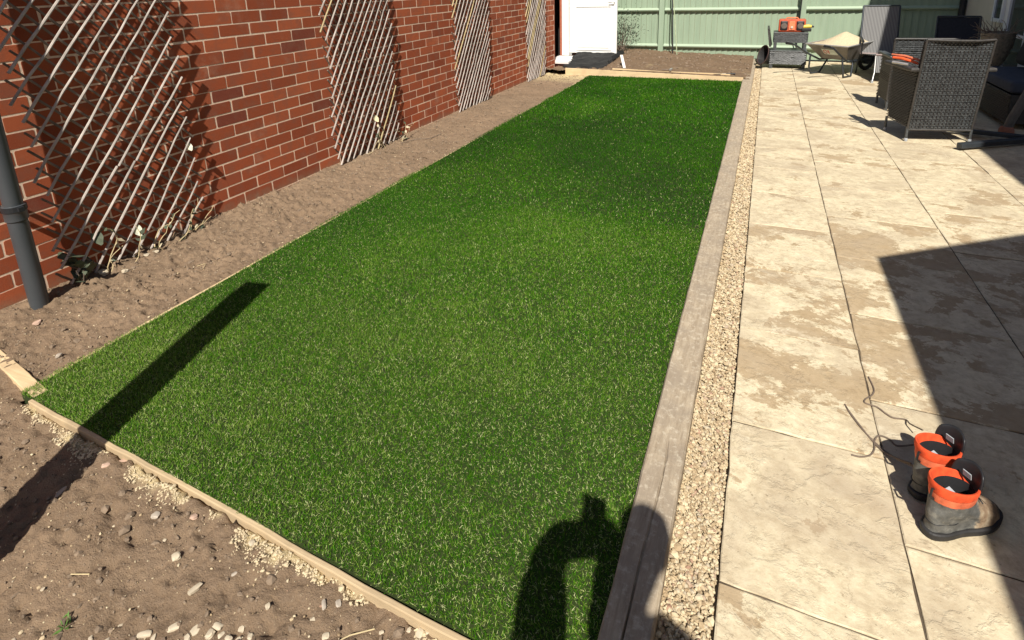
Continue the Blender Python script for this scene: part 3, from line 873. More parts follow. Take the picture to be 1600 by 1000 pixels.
# ------------------------------------------------------------------ house (on the right, mostly outside the frame)
hs = thing('house', 'cream rendered house with white framed glazed door on the right', 'house', (2.9, 8, 0))
def house():
    off = (2.9, 8, 0)
    mb = MB(off); mb.b2(2.88, 3.1, 9.56, 11.6, -.1, 4.3); mb.build('wall', M['render'], hs)
    mb = MB(off); mb.b2(2.884, 3.1, 5.9, 9.56, 2.2, 4.3); mb.b2(2.884, 3.1, 1.2, 5.9, -.1, 4.3); mb.build('wall', simple('dull red brick wall', (.22, .075, .045), .9, var=.3), hs)
    mb = MB(off); mb.b2(2.90, 3.1, 7.2, 9.56, -.1, .02); mb.build('sill', M['upvc'], hs)
    # main eave: its shadow edge falls across the far patio
    f = LD
    def eave(sx, sy, z):   # point at height z whose shadow lands at (sx, sy)
        return Vector((sx - f.x / -f.z * z, sy - f.y / -f.z * z, z))
    z = 4.35; a = eave(1.875, 4.95, z); b_ = eave(1.50, 10.0, z); b2_ = b_ + (b_ - a) * .5
    mb = MB(off); pts = [a, b2_]; 
    top = [a + Vector((2.2, 0, 1.1)), b2_ + Vector((2.2, 0, 1.1))]
    mb.add([a, b2_, top[1], top[0], a + Vector((0, 0, .12)), b2_ + Vector((0, 0, .12)), top[1] + Vector((0, 0, .12)), top[0] + Vector((0, 0, .12))],
           [(0, 3, 2, 1), (4, 5, 6, 7), (0, 1, 5, 4), (1, 2, 6, 5), (2, 3, 7, 6), (3, 0, 4, 7)])
    mb.build('roof', M['roof'], hs)
    # windows: a narrow light and a glazed double door
    fr = MB(off)
    def frame(y0, y1, z0, z1, t=.055, x=2.872, d=.05):
        m_ = MB(off); m_.b2(x, x + d, y0, y0 + t, z0, z1); m_.b2(x, x + d, y1 - t, y1, z0, z1); m_.b2(x, x + d, y0 + t, y1 - t, z0, z0 + t); m_.b2(x, x + d, y0 + t, y1 - t, z1 - t, z1)
        return m_
    o = frame(9.62, 9.98, .80, 2.1, .05, 2.845).build('window', M['upvc'], hs, bevel=.004)
    m_ = MB(off); m_.b2(2.862, 2.872, 9.67, 9.93, .85, 2.05); m_.build('pane', M['glass'], o)
    o = frame(8.72, 9.55, .02, 2.18, .11, 2.86).build('window', M['upvc'], hs, bevel=.004)
    m_ = MB(off); m_.b2(2.885, 2.895, 8.84, 9.44, .14, 2.06); m_.build('pane', M['glass'], o)
    m_ = MB(off); m_.b2(2.868, 2.884, 8.84, 9.44, .66, .70); m_.build('glazing_bar', M['upvc'], o); m_ = MB(off); m_.b2(2.868, 2.884, 8.84, 9.44, 1.25, 1.28); m_.build('glazing_bar', M['upvc'], o)
    o = frame(7.3, 8.71, .02, 2.18, .09, 2.862).build('window', M['upvc'], hs, bevel=.004)
    m_ = MB(off); m_.b2(2.885, 2.895, 7.4, 8.61, .12, 2.08); m_.build('pane', M['glass'], o)
    mb = MB(off); mb.tube([(2.83, 11.28, -.02), (2.83, 11.28, 4.3)], .045, 12); mb.build('downpipe', M['pipeb'], hs, smooth=True)
    # lower gabled wing beside the photographer
    tip = (.674, 3.30); H = 2.4; c0 = eave(*tip, H)
    s = .70
    xw = 3.2
    mb = MB(off); mb.add([(c0.x + .02, -6, -.1), (c0.x + .02, c0.y - .12, -.1), (c0.x + .02, c0.y - .12, H), (c0.x + .02, -6, H),
                          (c0.x + xw, -6, -.1), (c0.x + xw, c0.y - .12, -.1), (c0.x + xw, c0.y - .12, H + s * xw), (c0.x + xw, -6, H + s * xw)],
                         [(0, 1, 2, 3), (1, 5, 6, 2), (5, 4, 7, 6), (4, 0, 3, 7)]); mb.build('side_wing', M['render'], hs)
    mb = MB(off); mb.add([(c0.x, -6.2, H), (c0.x, c0.y, H), (c0.x + xw, c0.y, H + s * xw), (c0.x + xw, -6.2, H + s * xw),
                          (c0.x, -6.2, H + .08), (c0.x, c0.y, H + .08), (c0.x + xw, c0.y, H + s * xw + .08), (c0.x + xw, -6.2, H + s * xw + .08)],
                         [(0, 1, 2, 3), (4, 7, 6, 5), (0, 4, 5, 1), (1, 5, 6, 2), (2, 6, 7, 3), (3, 7, 4, 0)])
    mb.build('side_roof', M['roof'], hs)
house()

# timber post whose shadow crosses the corner of the lawn
def post():
    H = 1.85; tipx, tipy = -2.335, 1.87
    bx = tipx - LD.x / -LD.z * H; by = tipy - LD.y / -LD.z * H
    t = thing('timber_post', 'square brown timber post standing in the soil at the near left', 'post', (bx, by, 0), R(12))
    mb = MB(); mb.b2(-.075, .075, -.075, .075, -.2, H); mb.build('post_shaft', M['postw'], t, bevel=.004)
post()

# ------------------------------------------------------------------ wicker helpers
def weave(mb, A, B, Cc, D, rows, cols, amp=.004, rib=None, gap=.78, closed=True):
    """ribbons woven over a quad A(bottom left) B(bottom right) C(top right) D(top left)"""
    A, B, Cc, D = map(Vector, (A, B, Cc, D))
    nrm = (B - A).cross(D - A).normalized()
    S_ = cols * 2
    vs = []; fs = []
    hh = ((D - A).length / rows) * gap / 2
    up = (D - A).normalized()
    for r_ in range(rows):
        v = (r_ + .5) / rows
        l = A.lerp(D, v); rr = B.lerp(Cc, v)
        jz = random.gauss(0, hh * .12)
        for k in range(S_ + 1):
            u = k / S_; p = l.lerp(rr, u)
            a_ = amp * math.cos(math.pi * (k + r_)) * (1 if (k % 2 == 0 or True) else 0)
            a_ += random.gauss(0, amp * .12)
            base = len(vs); hk = hh * random.uniform(.85, 1.08)
            vs += [p + up * (jz - hk) + nrm * (a_ - amp * .35), p + up * jz + nrm * (a_ + amp * .35), p + up * (jz + hk) + nrm * (a_ - amp * .35)]
            if k:
                o = base - 3
                fs += [(o, base, base + 1, o + 1), (o + 1, base + 1, base + 2, o + 2)]
    mb.add(vs, fs)
def stakes(mb, A, B, Cc, D, cols, r=.004):
    A, B, Cc, D = map(Vector, (A, B, Cc, D))
    for k in range(cols + 1):
        u = k / cols; mb.tube([A.lerp(B, u), D.lerp(Cc, u)], r, 6)

def quadslab(mb, A, B, Cc, D, th):
    A, B, Cc, D = map(Vector, (A, B, Cc, D)); n = (B - A).cross(D - A).normalized() * th
    mb.add([A, B, Cc, D, A - n, B - n, Cc - n, D - n], [(0, 1, 2, 3), (7, 6, 5, 4), (0, 4, 5, 1), (1, 5, 6, 2), (2, 6, 7, 3), (3, 7, 4, 0)])

# ------------------------------------------------------------------ big wicker armchair seen from behind
def armchair():
    # local: back at y=0 facing the camera, seat towards +y ; x to the right
    t = thing('wicker_armchair', 'large grey brown wicker armchair with its woven back turned to the camera', 'armchair', (1.255, 6.02, 0), R(13))
    W = .515; Dp = .40
    bl, br, tr, tl = (0, 0, .11), (W, 0, .11), (W - .012, -.13, .925), (-.012, -.13, .930)
    mb = MB(); weave(mb, bl, br, tr, tl, 50, 17, .0038, gap=.86); mb.build('woven_back', M['wick'], t, smooth=True)
    mb = MB(); stakes(mb, bl, br, tr, tl, 17, .0042)
    quadslab(mb, (0.005, .010, .12), (W - .005, .010, .12), (W - .018, -.115, .905), (-.005, -.115, .905), .05)
    mb.build('back_core', M['wickd'], t)
    mb = MB(); mb.tube([tl, (W * .3, -.152, .923), (W * .7, -.152, .918), tr], .011, 8); mb.tube([bl, br], .010, 8); mb.tube([bl, tl], .010, 8); mb.tube([br, tr], .010, 8)
    mb.build('rim', M['wickb'], t, smooth=True)
    # left side panel, under the arm
    sl, sr_, su, sv = (-.006, .012, .13), (-.012, Dp, .13), (-.03, Dp + .02, .64), (-.012, -.06, .66)
    mb = MB(); weave(mb, sr_, sl, sv, su, 36, 8, .004); mb.build('side_panel', M['wickb'], t, smooth=True)
    mb = MB(); quadslab(mb, (.0, Dp, .14), (.0, .02, .14), (-.004, -.05, .64), (-.015, Dp + .01, .63), .03); mb.build('side_core', M['wickd'], t)
    sl, sr_, su, sv = (W + .006, .012, .13), (W + .01, Dp, .13), (W + .03, Dp + .02, .64), (W + .02, -.06, .66)
    mb = MB(); weave(mb, sl, sr_, su, sv, 30, 8, .004); quadslab(mb, (W - .004, .012, .13), (W, Dp, .13), (W + .02, Dp + .02, .63), (W + .01, -.06, .65), .03); mb.build('side_panel', M['wickb'], t, smooth=True)
    mb = MB(); mb.box((-.045, Dp * .45, .665), (.075, Dp + .14, .035)); mb.build('armrest', M['wickb'], t, bevel=.012)
    mb = MB(); mb.box((W + .03, Dp * .45, .665), (.075, Dp + .14, .035)); mb.build('armrest', M['wickb'], t, bevel=.012)
    mb = MB(); mb.box((W / 2, Dp / 2 + .02, .36), (W - .02, Dp, .06)); mb.build('seat', M['wickd'], t, bevel=.01)
    mb = MB(); mb.box((W / 2, Dp / 2 + .03, .43), (W - .06, Dp - .04, .08)); mb.build('seat_cushion', M['cushion'], t, bevel=.02)
    for lx, ly in ((.0, .0), (W, .0), (-.012, Dp), (W + .01, Dp)):
        mb = MB(); mb.tube([(lx, ly, .022), (lx, ly, .14)], .011, 10); lg = mb.build('leg', M['wick'], t, smooth=True)
        mb = MB(); mb.lathe([(.013, 0), (.0145, .004), (.0145, .026), (.012, .03)], (lx, ly, .0), 12); mb.build('foot_cap', M['label'], lg, smooth=True)
    return t
armchair()

# orange handled tool lying on the armrest
tl = thing('garden_tool', 'orange handled tool lying across the arm of the large wicker armchair', 'tool', (1.15, 6.12, .715), R(-32))
mb = MB(); mb.tube([(-.07, 0, .028), (.0, .0, .026), (.12, -.01, .0), (.145, -.012, -.012)], [.010, .013, .012, .009], 10); mb.build('grip', M['orange'], tl, smooth=True)
mb = MB(); mb.tube([(-.09, .02, .052), (.02, .02, .046), (.12, .015, .024), (.15, .012, .016)], [.008, .011, .011, .009], 10); mb.build('upper_grip', simple('dull orange grip', (.55, .16, .08), .5), tl, smooth=True)
mb = MB(); mb.tube([(-.05, -.045, -.008), (.02, -.05, -.012), (.08, -.05, -.02)], .012, 8); mb.build('blade_guard', M['metal'], tl, smooth=True)

# second wicker chair behind, seen past the left of the big one
def chair_far():
    t = thing('wicker_chair', 'dark wicker chair partly hidden behind the large wicker armchair', 'chair', (1.30, 7.35, 0), R(4))
    W = .56
    mb = MB(); weave(mb, (0, 0, .30), (W, 0, .30), (W + .01, -.05, .80), (-.012, -.05, .80), 22, 12, .005); mb.build('woven_back', M['wick'], t, smooth=True)
    mb = MB(); quadslab(mb, (.0, .012, .10), (W, .012, .10), (W, -.03, .79), (0, -.03, .79), .04); mb.build('back_core', M['wickd'], t)
    mb = MB(); mb.tube([(-.012, -.05, .80), (W + .01, -.05, .80)], .012, 8); mb.tube([(-.012, -.05, .80), (0, 0, .12)], .011, 8); mb.build('rim', M['wickb'], t, smooth=True)
    mb = MB(); weave(mb, (0, .45, .10), (0, .02, .10), (0, 0, .58), (0, .45, .58), 24, 8, .004); quadslab(mb, (.01, .45, .10), (.01, .02, .10), (.01, 0, .57), (.01, .45, .57), .03); mb.build('side_panel', M['wickb'], t, smooth=True)
    mb = MB(); mb.box((W / 2, .25, .36), (W, .42, .12)); mb.build('seat', M['wickd'], t, bevel=.02)
    mb = MB(); mb.box((.0, .21, .60), (.07, .5, .03)); mb.build('armrest', M['wick'], t, bevel=.01)
    for lx, ly in ((.01, .02), (W - .01, .02), (.01, .44), (W - .01, .44)):
        mb = MB(); mb.tube([(lx, ly, 0), (lx, ly, .12)], .013, 8); mb.build('leg', M['wick'], t)
chair_far()

# ------------------------------------------------------------------ loungers
def lounger(name, label, loc, rz, cloth, rim, frame):
    t = thing(name, label, 'lounge chair', loc, rz, 'reclining garden chairs')
    # local: back panel faces -y (towards camera), seat in front (towards -y)
    W = .44
    mb = MB(); quadslab(mb, (0, 0, .335), (W, 0, .335), (W, .26, 1.0), (0, .26, 1.0), .012); mb.build('backrest', cloth, t, bevel=.004)
    mb = MB()
    for x in (-.012, W + .012): mb.tube([(x, 0, .335), (x, .13, .67), (x, .26, 1.01)], .012, 8)
    mb.tube([(-.012, .262, 1.012), (W + .012, .262, 1.012)], .012, 8); mb.build('back_frame', frame, t, smooth=True)
    mb = MB(); quadslab(mb, (0.16, -.52, .37), (W, -.52, .37), (W, 0, .33), (0, 0, .33), .012); mb.build('seat', cloth, t)
    mb = MB(); quadslab(mb, (.16, -.62, .14), (W - .02, -.62, .14), (W, -.52, .36), (0.16, -.52, .36), .012); mb.build('footrest', cloth, t)
    mb = MB(); mb.tube([(-.02, 0, .33), (W + .02, 0, .33)], .011, 8); mb.build('cross_rail', rim, t, smooth=True); mb = MB(); mb.tube([(0.15, -.52, .375), (W + .01, -.52, .375)], .011, 8); mb.build('cross_rail', rim, t, smooth=True)
    for x, y in ((.15, -.60), (W + .015, -.60)):
        mb = MB(); mb.tube([(x, y + .08, .36), (x, y, .14), (x - .02, y - .07, .012)], .010, 8); l = mb.build('leg', M['metal'], t, smooth=True)
        mb = MB(); mb.tube([(x - .02, y - .07, .0), (x - .02, y - .07, .035)], .016, 8); mb.build('foot_cap', M['label'], l)
    for x in (-.01, W + .01):
        mb = MB(); mb.tube([(x, .0, .33), (x, .22, .0)], .011, 8); mb.build('leg', frame, t, smooth=True)
        mb = MB(); mb.tube([(x, .08, .56), (x, -.20, .55), (x, -.36, .54)], .018, 8); mb.tube([(x, -.30, .54), (x, -.30, .35)], .010, 8); mb.build('armrest', M['blackp'], t, smooth=True)
    return t
lounger('lounge_chair', 'grey striped reclining chair in the sun beside the wheelbarrow', (1.335, 9.92, 0), R(-3), M['stripe'], simple('pinkish rail', (.30, .22, .20), .5), M['dsteel'])
lounger('lounge_chair', 'dark navy reclining chair standing in deep shade by the cream house wall', (2.12, 9.3, -.12), R(-8), M['textd'], M['dsteel'], M['dsteel'])

# ------------------------------------------------------------------ stacked rattan tables with radio
def rattan_box(label, x, y, z, w_, d, h, rz, wing=0, z0=.07):
    t = thing('rattan_stool', label, 'stool', (x, y, z), R(rz), 'stacked rattan stools')
    z1 = h
    for nm, A, B, Cc, D in (('front', (0, 0, z0), (w_, 0, z0), (w_, 0, z1), (0, 0, z1)), ('left', (0, d, z0), (0, 0, z0), (0, 0, z1), (0, d, z1)), ('right', (w_, 0, z0), (w_, d, z0), (w_, d, z1), (w_, 0, z1))):
        mb = MB(); weave(mb, A, B, Cc, D, 12, 10 if nm == 'front' else 7, .005); mb.build('woven_panel', M['wick'], t, smooth=True)
    mb = MB(); mb.b2(.012, w_ - .012, .012, d - .012, z0, z1 - .012); mb.build('core', M['wickd'], t)
    mb = MB(); mb.b2(-.006, w_ + .006, -.006, d, z1 - .008, z1 + .012); mb.build('top', M['wick'], t, bevel=.006)
    for lx, ly in ((.03, .03), (w_ - .03, .03), (.03, d - .03), (w_ - .03, d - .03)):
        mb = MB(); mb.b2(lx - .022, lx + .022, ly - .022, ly + .022, 0, z0 + .004); mb.build('leg', M['wick'], t)
    if wing:
        mb = MB(); quadslab(mb, (-.03, .02, .05), (-.012, .45, .05), (-.075, .45, h + .09), (-.075, .02, h + .07), .03); mb.build('end_panel', M['wickb'], t)
    return t
rattan_box('lower grey rattan stool of the two stacked by the fence', .105, 10.36, 0, .545, .46, .285, -1)
rattan_box('upper grey rattan stool of the two stacked by the fence, carrying the radio', .145, 10.40, .30, .50, .42, .275, 0, 1, .12)
rd = thing('site_radio', 'orange and black site radio standing on the stacked rattan stools', 'radio', (.20, 10.46, .592), R(-2))
mb = MB(); mb.b2(.0, .40, 0, .16, .0, .205); mb.build('radio_body', simple('dusty orange casing', (.46, .085, .035), .6, var=.3), rd, bevel=.02)
for x0 in (.022, .262):
    mb = MB(); mb.b2(x0, x0 + .118, -.014, .10, .022, .178); sp = mb.build('speaker', M['blackp'], rd, bevel=.022)
    mb = MB(); mb.lathe([(.046, 0), (.046, .004), (.02, .006)], (0, 0, 0), 20)
    o = mb.build('speaker_grille', simple('dusty grille', (.13, .10, .085), .8), sp); o.rotation_euler = (R(90), 0, 0); o.location = (x0 + .062, -.0142, .10)
mb = MB(); mb.b2(.155, .245, -.012, .0, .03, .17); cp = mb.build('control_panel', simple('faded orange panel', (.75, .22, .10), .5), rd, bevel=.006)
mb = MB(); mb.lathe([(.019, 0), (.019, .010), (.015, .013)], (0, 0, 0), 16); o = mb.build('dial', simple('pale dial', (.60, .50, .42), .4), cp); o.rotation_euler = (R(90), 0, 0); o.location = (.2, -.0125, .075)
mb = MB(); mb.tube([(.10, .08, .20), (.12, .08, .225), (.27, .08, .225), (.29, .08, .20)], .009, 8); mb.build('handle', simple('orange handle', (.8, .2, .07), .45), rd, smooth=True)
dr = thing('cordless_drill', 'yellow and black cordless drill lying beside the orange radio', 'drill', (.585, 10.44, .592), R(0))
mb = MB(); mb.tube([(-.02, .02, .085), (.06, .02, .09), (.10, .02, .088)], [.03, .032, .022], 12); mb.build('drill_body', M['yellow'], dr, smooth=True)
mb = MB(); mb.tube([(.10, .02, .088), (.135, .02, .086)], [.018, .012], 12); mb.build('chuck', M['blackp'], dr, smooth=True)
mb = MB(); mb.box((.03, .02, .035), (.14, .08, .05)); mb.build('battery', M['blackp'], dr, bevel=.008)
tb = thing('rubber_bucket', 'black rubber bucket tipped against the left end of the rattan stools', 'bucket', (.02, 10.32, .0))
mb = MB(); prof = []
vs = []; fs = []; n = 28
axis = Vector((-.55, -.62, .28)).normalized(); ax1 = axis.cross(Vector((0, 0, 1))).normalized(); ax2 = axis.cross(ax1)
cen = Vector((.02, .09, .205))
rings = [(.0, .12, -.11), (.12, .15, -.11), (.15, .19, .05), (.16, .20, .06), (.148, .185, .055), (.11, .14, -.09), (.0, .0, -.11)]
for (rr, _, h_) in rings:
    for k in range(n):
        a = 2 * math.pi * k / n; vs.append(cen + axis * h_ + (ax1 * math.cos(a) * .62 + ax2 * math.sin(a)) * rr)
for i in range(len(rings) - 1):
    for k in range(n):
        k2 = (k + 1) % n; fs.append((i * n + k, i * n + k2, (i + 1) * n + k2, (i + 1) * n + k))
mb.add(vs, fs); mb.build('bucket_shell', M['rubber'], tb, smooth=True)
mb = MB(); mb.tube([cen + axis * .06 + (ax1 * math.cos(2 * math.pi * k / 28) * .62 + ax2 * math.sin(2 * math.pi * k / 28)) * .16 for k in range(29)], .008, 6); mb.build('bucket_rim', simple('brownish rim', (.05, .028, .025), .5), tb, smooth=True)

# ------------------------------------------------------------------ wheelbarrow
def barrow():
    t = thing('wheelbarrow', 'grey metal wheelbarrow heaped with pale sand, parked by the fence', 'wheelbarrow', (1.10, 9.98, 0), R(-38))
    # local: wheel towards +y, handles towards -y
    top = [(-.33, -.40, .47), (.33, -.40, .47), (.30, .46, .52), (-.30, .46, .52)]
    bot = [(-.20, -.18, .24), (.20, -.18, .24), (.17, .22, .24), (-.17, .22, .24)]
    mb = MB(); mb.add(top + bot, [(4, 5, 6, 7), (0, 1, 5, 4), (1, 2, 6, 5), (2, 3, 7, 6), (3, 0, 4, 7)])
    o = mb.build('tray', M['steel'], t); so = o.modifiers.new('s', 'SOLIDIFY'); so.thickness = .006
    b_ = o.modifiers.new('b', 'BEVEL'); b_.width = .03; b_.segments = 3
    mb = MB(); mb.tube(top + [top[0]], .010, 8); mb.build('tray_rim', M['metal'], t, smooth=True)
    mb = MB(); vs = []; fs = []; n = 26
    for j_ in range(n):
        for i_ in range(n):
            u = i_ / (n - 1); v = j_ / (n - 1)
            x = (-.315 + .63 * u) * (1 - .08 * v); y = -.385 + .83 * v
            d = math.hypot((u - .5) * 2, (v - .5) * 2)
            z = .462 + .05 * v + max(0, 1 - d) ** 1.1 * .16 + .012 * (float(fbm(np.array(x * 16.), np.array(y * 16.), 3)) - .5)
            vs.append((x, y, z))
    for j_ in range(n - 1):
        for i_ in range(n - 1):
            a = j_ * n + i_; fs.append((a, a + 1, a + n + 1, a + n))
    mb.add(vs, fs); mb.build('sand_load', M['sand'], t, smooth=True)
    for s in (-1, 1):
        mb = MB(); mb.tube([(s * .30, -.82, .50), (s * .30, -.70, .475), (s * .27, -.45, .34), (s * .22, -.2, .225), (s * .13, .3, .215), (s * .07, .62, .20)], .0145, 10)
        mb.build('handle_tube', M['dsteel'], t, smooth=True)
        mb = MB(); mb.tube([(s * .30, -.90, .515), (s * .30, -.78, .495)], .019, 10); mb.build('grip', M['blackp'], t, smooth=True)
        mb = MB(); mb.tube([(s * .25, -.38, .30), (s * .27, -.36, .12), (s * .26, -.32, .015), (s * .25, -.12, .015), (s * .20, -.02, .22)], .0135, 10); mb.build('leg', M['dsteel'], t, smooth=True)
    # sticker on the near end of the tray
    mb = MB()
    def onend(u, v, o_=.005):
        a = Vector(bot[0]).lerp(Vector(bot[1]), u); b2 = Vector(top[0]).lerp(Vector(top[1]), u); return a.lerp(b2, v) + Vector((0, -o_, -o_ * .4))
    mb.add([onend(.30, .35), onend(.72, .35), onend(.72, .72), onend(.30, .72)], [(0, 1, 2, 3)]); st_ = mb.build('sticker', simple('pale sticker', (.52, .58, .50), .5), t)
    mb = MB(); pts = [onend(.38 + .045 * math.cos(a), .54 + .12 * math.sin(a), .008) for a in [k * math.pi / 8 for k in range(17)]]
    mb.tube(pts, .004, 5); mb.add([onend(.46, .42, .008), onend(.49, .42, .008), onend(.49, .66, .008), onend(.46, .66, .008)], [(0, 1, 2, 3)]); mb.build('sticker_mark', M['red'], st_)
    wl = MB(); vs = []
    R_ = .19; wl.tube([(0, .66 + R_ * math.cos(2 * math.pi * k / 24) * .999, R_ + .028 + R_ * math.sin(2 * math.pi * k / 24) * .999 - .0) for k in range(25)], .030, 10)
    wh = wl.build('wheel', M['rubber'], t, smooth=True)
    mb = MB(); mb.tube([(-.03, .66, R_ + .028), (.03, .66, R_ + .028)], .12, 20); mb.build('rim', M['dsteel'], wh)
    mb = MB(); mb.tube([(-.08, .66, R_ + .028), (.08, .66, R_ + .028)], .012, 8); mb.build('axle', M['dsteel'], wh)
barrow()

# thin dark pole standing by the fence behind the stools
def pole(label, a, b, r, mat):
    o = MB(off=a); o.tube([a, b], [r, r * .85], 10); ob_ = o.build('pole', mat, smooth=True); ob_.location = a
    return tag(ob_, label, 'pole')
pole('thin black pole leaning on the fence behind the orange radio', (.522, 11.22, 0), (.56, 11.30, 1.75), .011, M['blackp'])
pole('dark garden pole leaning on the fence behind the raised bed', (-1.545, 11.0, .09), (-1.66, 11.31, 1.62), .012, M['blackp'])
pole('pale green cane leaning on the fence beside the dark garden pole', (-1.46, 10.96, .08), (-1.66, 11.29, 1.55), .009, simple('green cane', (.36, .42, .26), .6))

# white plank offcuts and tools on the far board
def offcut(name, label, cat, a, b, wd, th, mat):
    o = MB(off=a); o.bar(a, b, wd, th); q = o.build(name, mat, bevel=.002); q.location = a; return tag(q, label, cat)
offcut('wood_offcut', 'short white wooden offcut leaning at the foot of the open door', 'offcut', (-2.04, 9.16, .11), (-2.17, 9.5, .27), .045, .018, M['whitec'])
hm = thing('claw_hammer', 'small wooden handled hammer lying on the far board in front of the raised bed', 'hammer', (-1.42, 9.02, .125), R(-6))
mb = MB(); mb.tube([(0, 0, .0), (.14, 0, .004)], .011, 8); mb.build('handle', M['twig'], hm, smooth=True)
mb = MB(); mb.bar((.14, -.045, .01), (.14, .055, .01), .028, .03); mb.build('head', M['metal'], hm, bevel=.004)
tw = thing('hand_trowel', 'dark handled trowel lying on the far board near the sleeper', 'trowel', (-.60, 8.985, .088), R(5))
mb = MB(); mb.tube([(.12, 0, .01), (.25, 0, .012)], [.010, .013], 8); mb.build('handle', M['blackp'], tw, smooth=True)
mb = MB(); mb.add([(-.06, 0, .002), (.03, -.03, .002), (.06, 0, .012), (.03, .03, .002)], [(0, 1, 2, 3)]); mb.tube([(.06, 0, .008), (.12, 0, .012)], .004, 6); mb.build('blade', M['steel'], tw)

# ------------------------------------------------------------------ sofa in the shade
sf = thing('rattan_sofa', 'brown rattan garden sofa with dark cushions in the shade by the house', 'sofa', (2.18, 6.75, 0), R(0))
mb = MB(); weave(mb, (0, 1.15, .06), (0, 0, .06), (0, 0, .34), (0, 1.15, .34), 14, 20, .004); mb.b2(.012, .62, .01, 1.14, .06, .335); mb.build('base', M['wickb'], sf, smooth=False)
mb = MB(); mb.b2(.0, .60, .02, 1.13, .345, .46); mb.build('seat_cushion', M['cushionb'], sf, bevel=.03, segs=4)
mb = MB(); mb.b2(.50, .66, .0, 1.15, .34, .80); mb.build('backrest', M['wickb'], sf, bevel=.02)
for k, (y0, y1, hh_) in enumerate(((.04, .56, .84), (.60, 1.12, .88))):
    mb = MB(); mb.box((.44, (y0 + y1) / 2, hh_ - .19), (.16, y1 - y0, .42), Matrix.Rotation(R(12), 3, 'Y')); mb.build('back_cushion', M['cushion'], sf, bevel=.06, segs=5, smooth=True)

# parasol base with crossing feet and a curved pole
ps = thing('parasol_stand', 'dark steel crossed parasol foot reaching out onto the sunlit slabs', 'parasol stand', (2.22, 6.28, 0))
mb = MB(); mb.bar((-.62, -.47, .045), (.55, .30, .045), .055, .045); mb.build('foot_bar', M['dsteel'], ps, bevel=.006)
mb = MB(); mb.bar((-.62, .18, .042), (.60, -.15, .042), .05, .04); mb.build('foot_bar', M['dsteel'], ps, bevel=.006)
mb = MB(); mb.tube([(-.06, .34, .02), (-.04, .34, .12), (.06, .36, .42), (.22, .40, .78), (.42, .44, 1.2), (.56, .46, 1.7), (.50, .42, 2.1)], .038, 14); mb.build('pole', simple('taupe painted tube', (.11, .10, .09), .5), ps, smooth=True)
mb = MB(); mb.lathe([(.06, 0), (.06, .03), (.045, .06)], (-.06, .34, 0.0), 16); mb.build('pole_foot', simple('rusty foot', (.30, .12, .07), .7), ps, smooth=True)

# dried plant in basket by the house wall
pl = thing('dried_plant', 'dead twiggy plant in a woven basket pot against the cream house wall', 'plant', (2.56, 8.62, 0))
mb = MB(); mb.lathe([(.06, .30), (.10, .36), (.155, .55), (.165, .70), (.15, .71), (.13, .62)], (0, 0, .06), 22); mb.build('basket', simple('dry coir basket', (.24, .20, .145), .95, scale=40, bump=.8, bd=.01, var=.4), pl, smooth=True)
mb = MB(); mb.b2(-.11, .11, -.11, .11, 0, .36); mb.build('plinth', simple('pale stone plinth', (.42, .39, .33), .9), pl, bevel=.01)
mb = MB(); rr_ = random.Random(3)
for k in range(46):
    a = rr_.uniform(0, 6.28); p = Vector((math.cos(a) * .11, math.sin(a) * .11, .74)); pts = [p]; el_ = rr_.uniform(.1, 1.2)
    for q in range(5):
        a += rr_.uniform(-.5, .5); el_ += rr_.uniform(-.5, .4)
        p = p + Vector((math.cos(a) * math.cos(el_), math.sin(a) * math.cos(el_), math.sin(el_))) * .042; pts.append(p)
    mb.tube(pts, [.006, .005, .004, .003, .0025, .002], 5)
mb.build('twigs', M['twig'], pl)

# dark shrub behind the door
def leafquads(mb, c, r, n, s, rnd, squash=1):
    for k in range(n):
        p = Vector((rnd.gauss(0, r * .5), rnd.gauss(0, r * .5), rnd.gauss(0, r * .5 * squash))) + Vector(c)
        d = Vector((rnd.gauss(0, 1), rnd.gauss(0, 1), rnd.gauss(0, 1))).normalized(); e = d.orthogonal().normalized(); L = s * rnd.uniform(.6, 1.3)
        mb.add([p - d * L, p + e * L * .4, p + d * L, p - e * L * .4], [(0, 1, 2, 3)])
rn = random.Random(11)
sh = thing('dark_shrub', 'dark leaved shrub between the open door and the green fence', 'shrub', (-2.52, 10.95, .1))
mb = MB()
for k in range(16):
    a = rn.uniform(0, 6.28); pts = [Vector((0, 0, 0))]; el_ = rn.uniform(.7, 1.5)
    for q in range(6):
        a += rn.uniform(-.3, .3); pts.append(pts[-1] + Vector((math.cos(a) * math.cos(el_), .6 * math.sin(a) * math.cos(el_), math.sin(el_))) * .12)
    mb.tube(pts, [.007, .006, .005, .004, .003, .002, .0015], 5)
mb.build('stems', M['twig'], sh)
mb = MB(); leafquads(mb, (-.06, 0, .42), .34, 620, .022, rn, 1.1); leafquads(mb, (.12, 0, .55), .28, 160, .018, rn, 1.1); mb.build('foliage', simple('dark shrub leaf', (.025, .035, .018), .6, var=.4), sh)

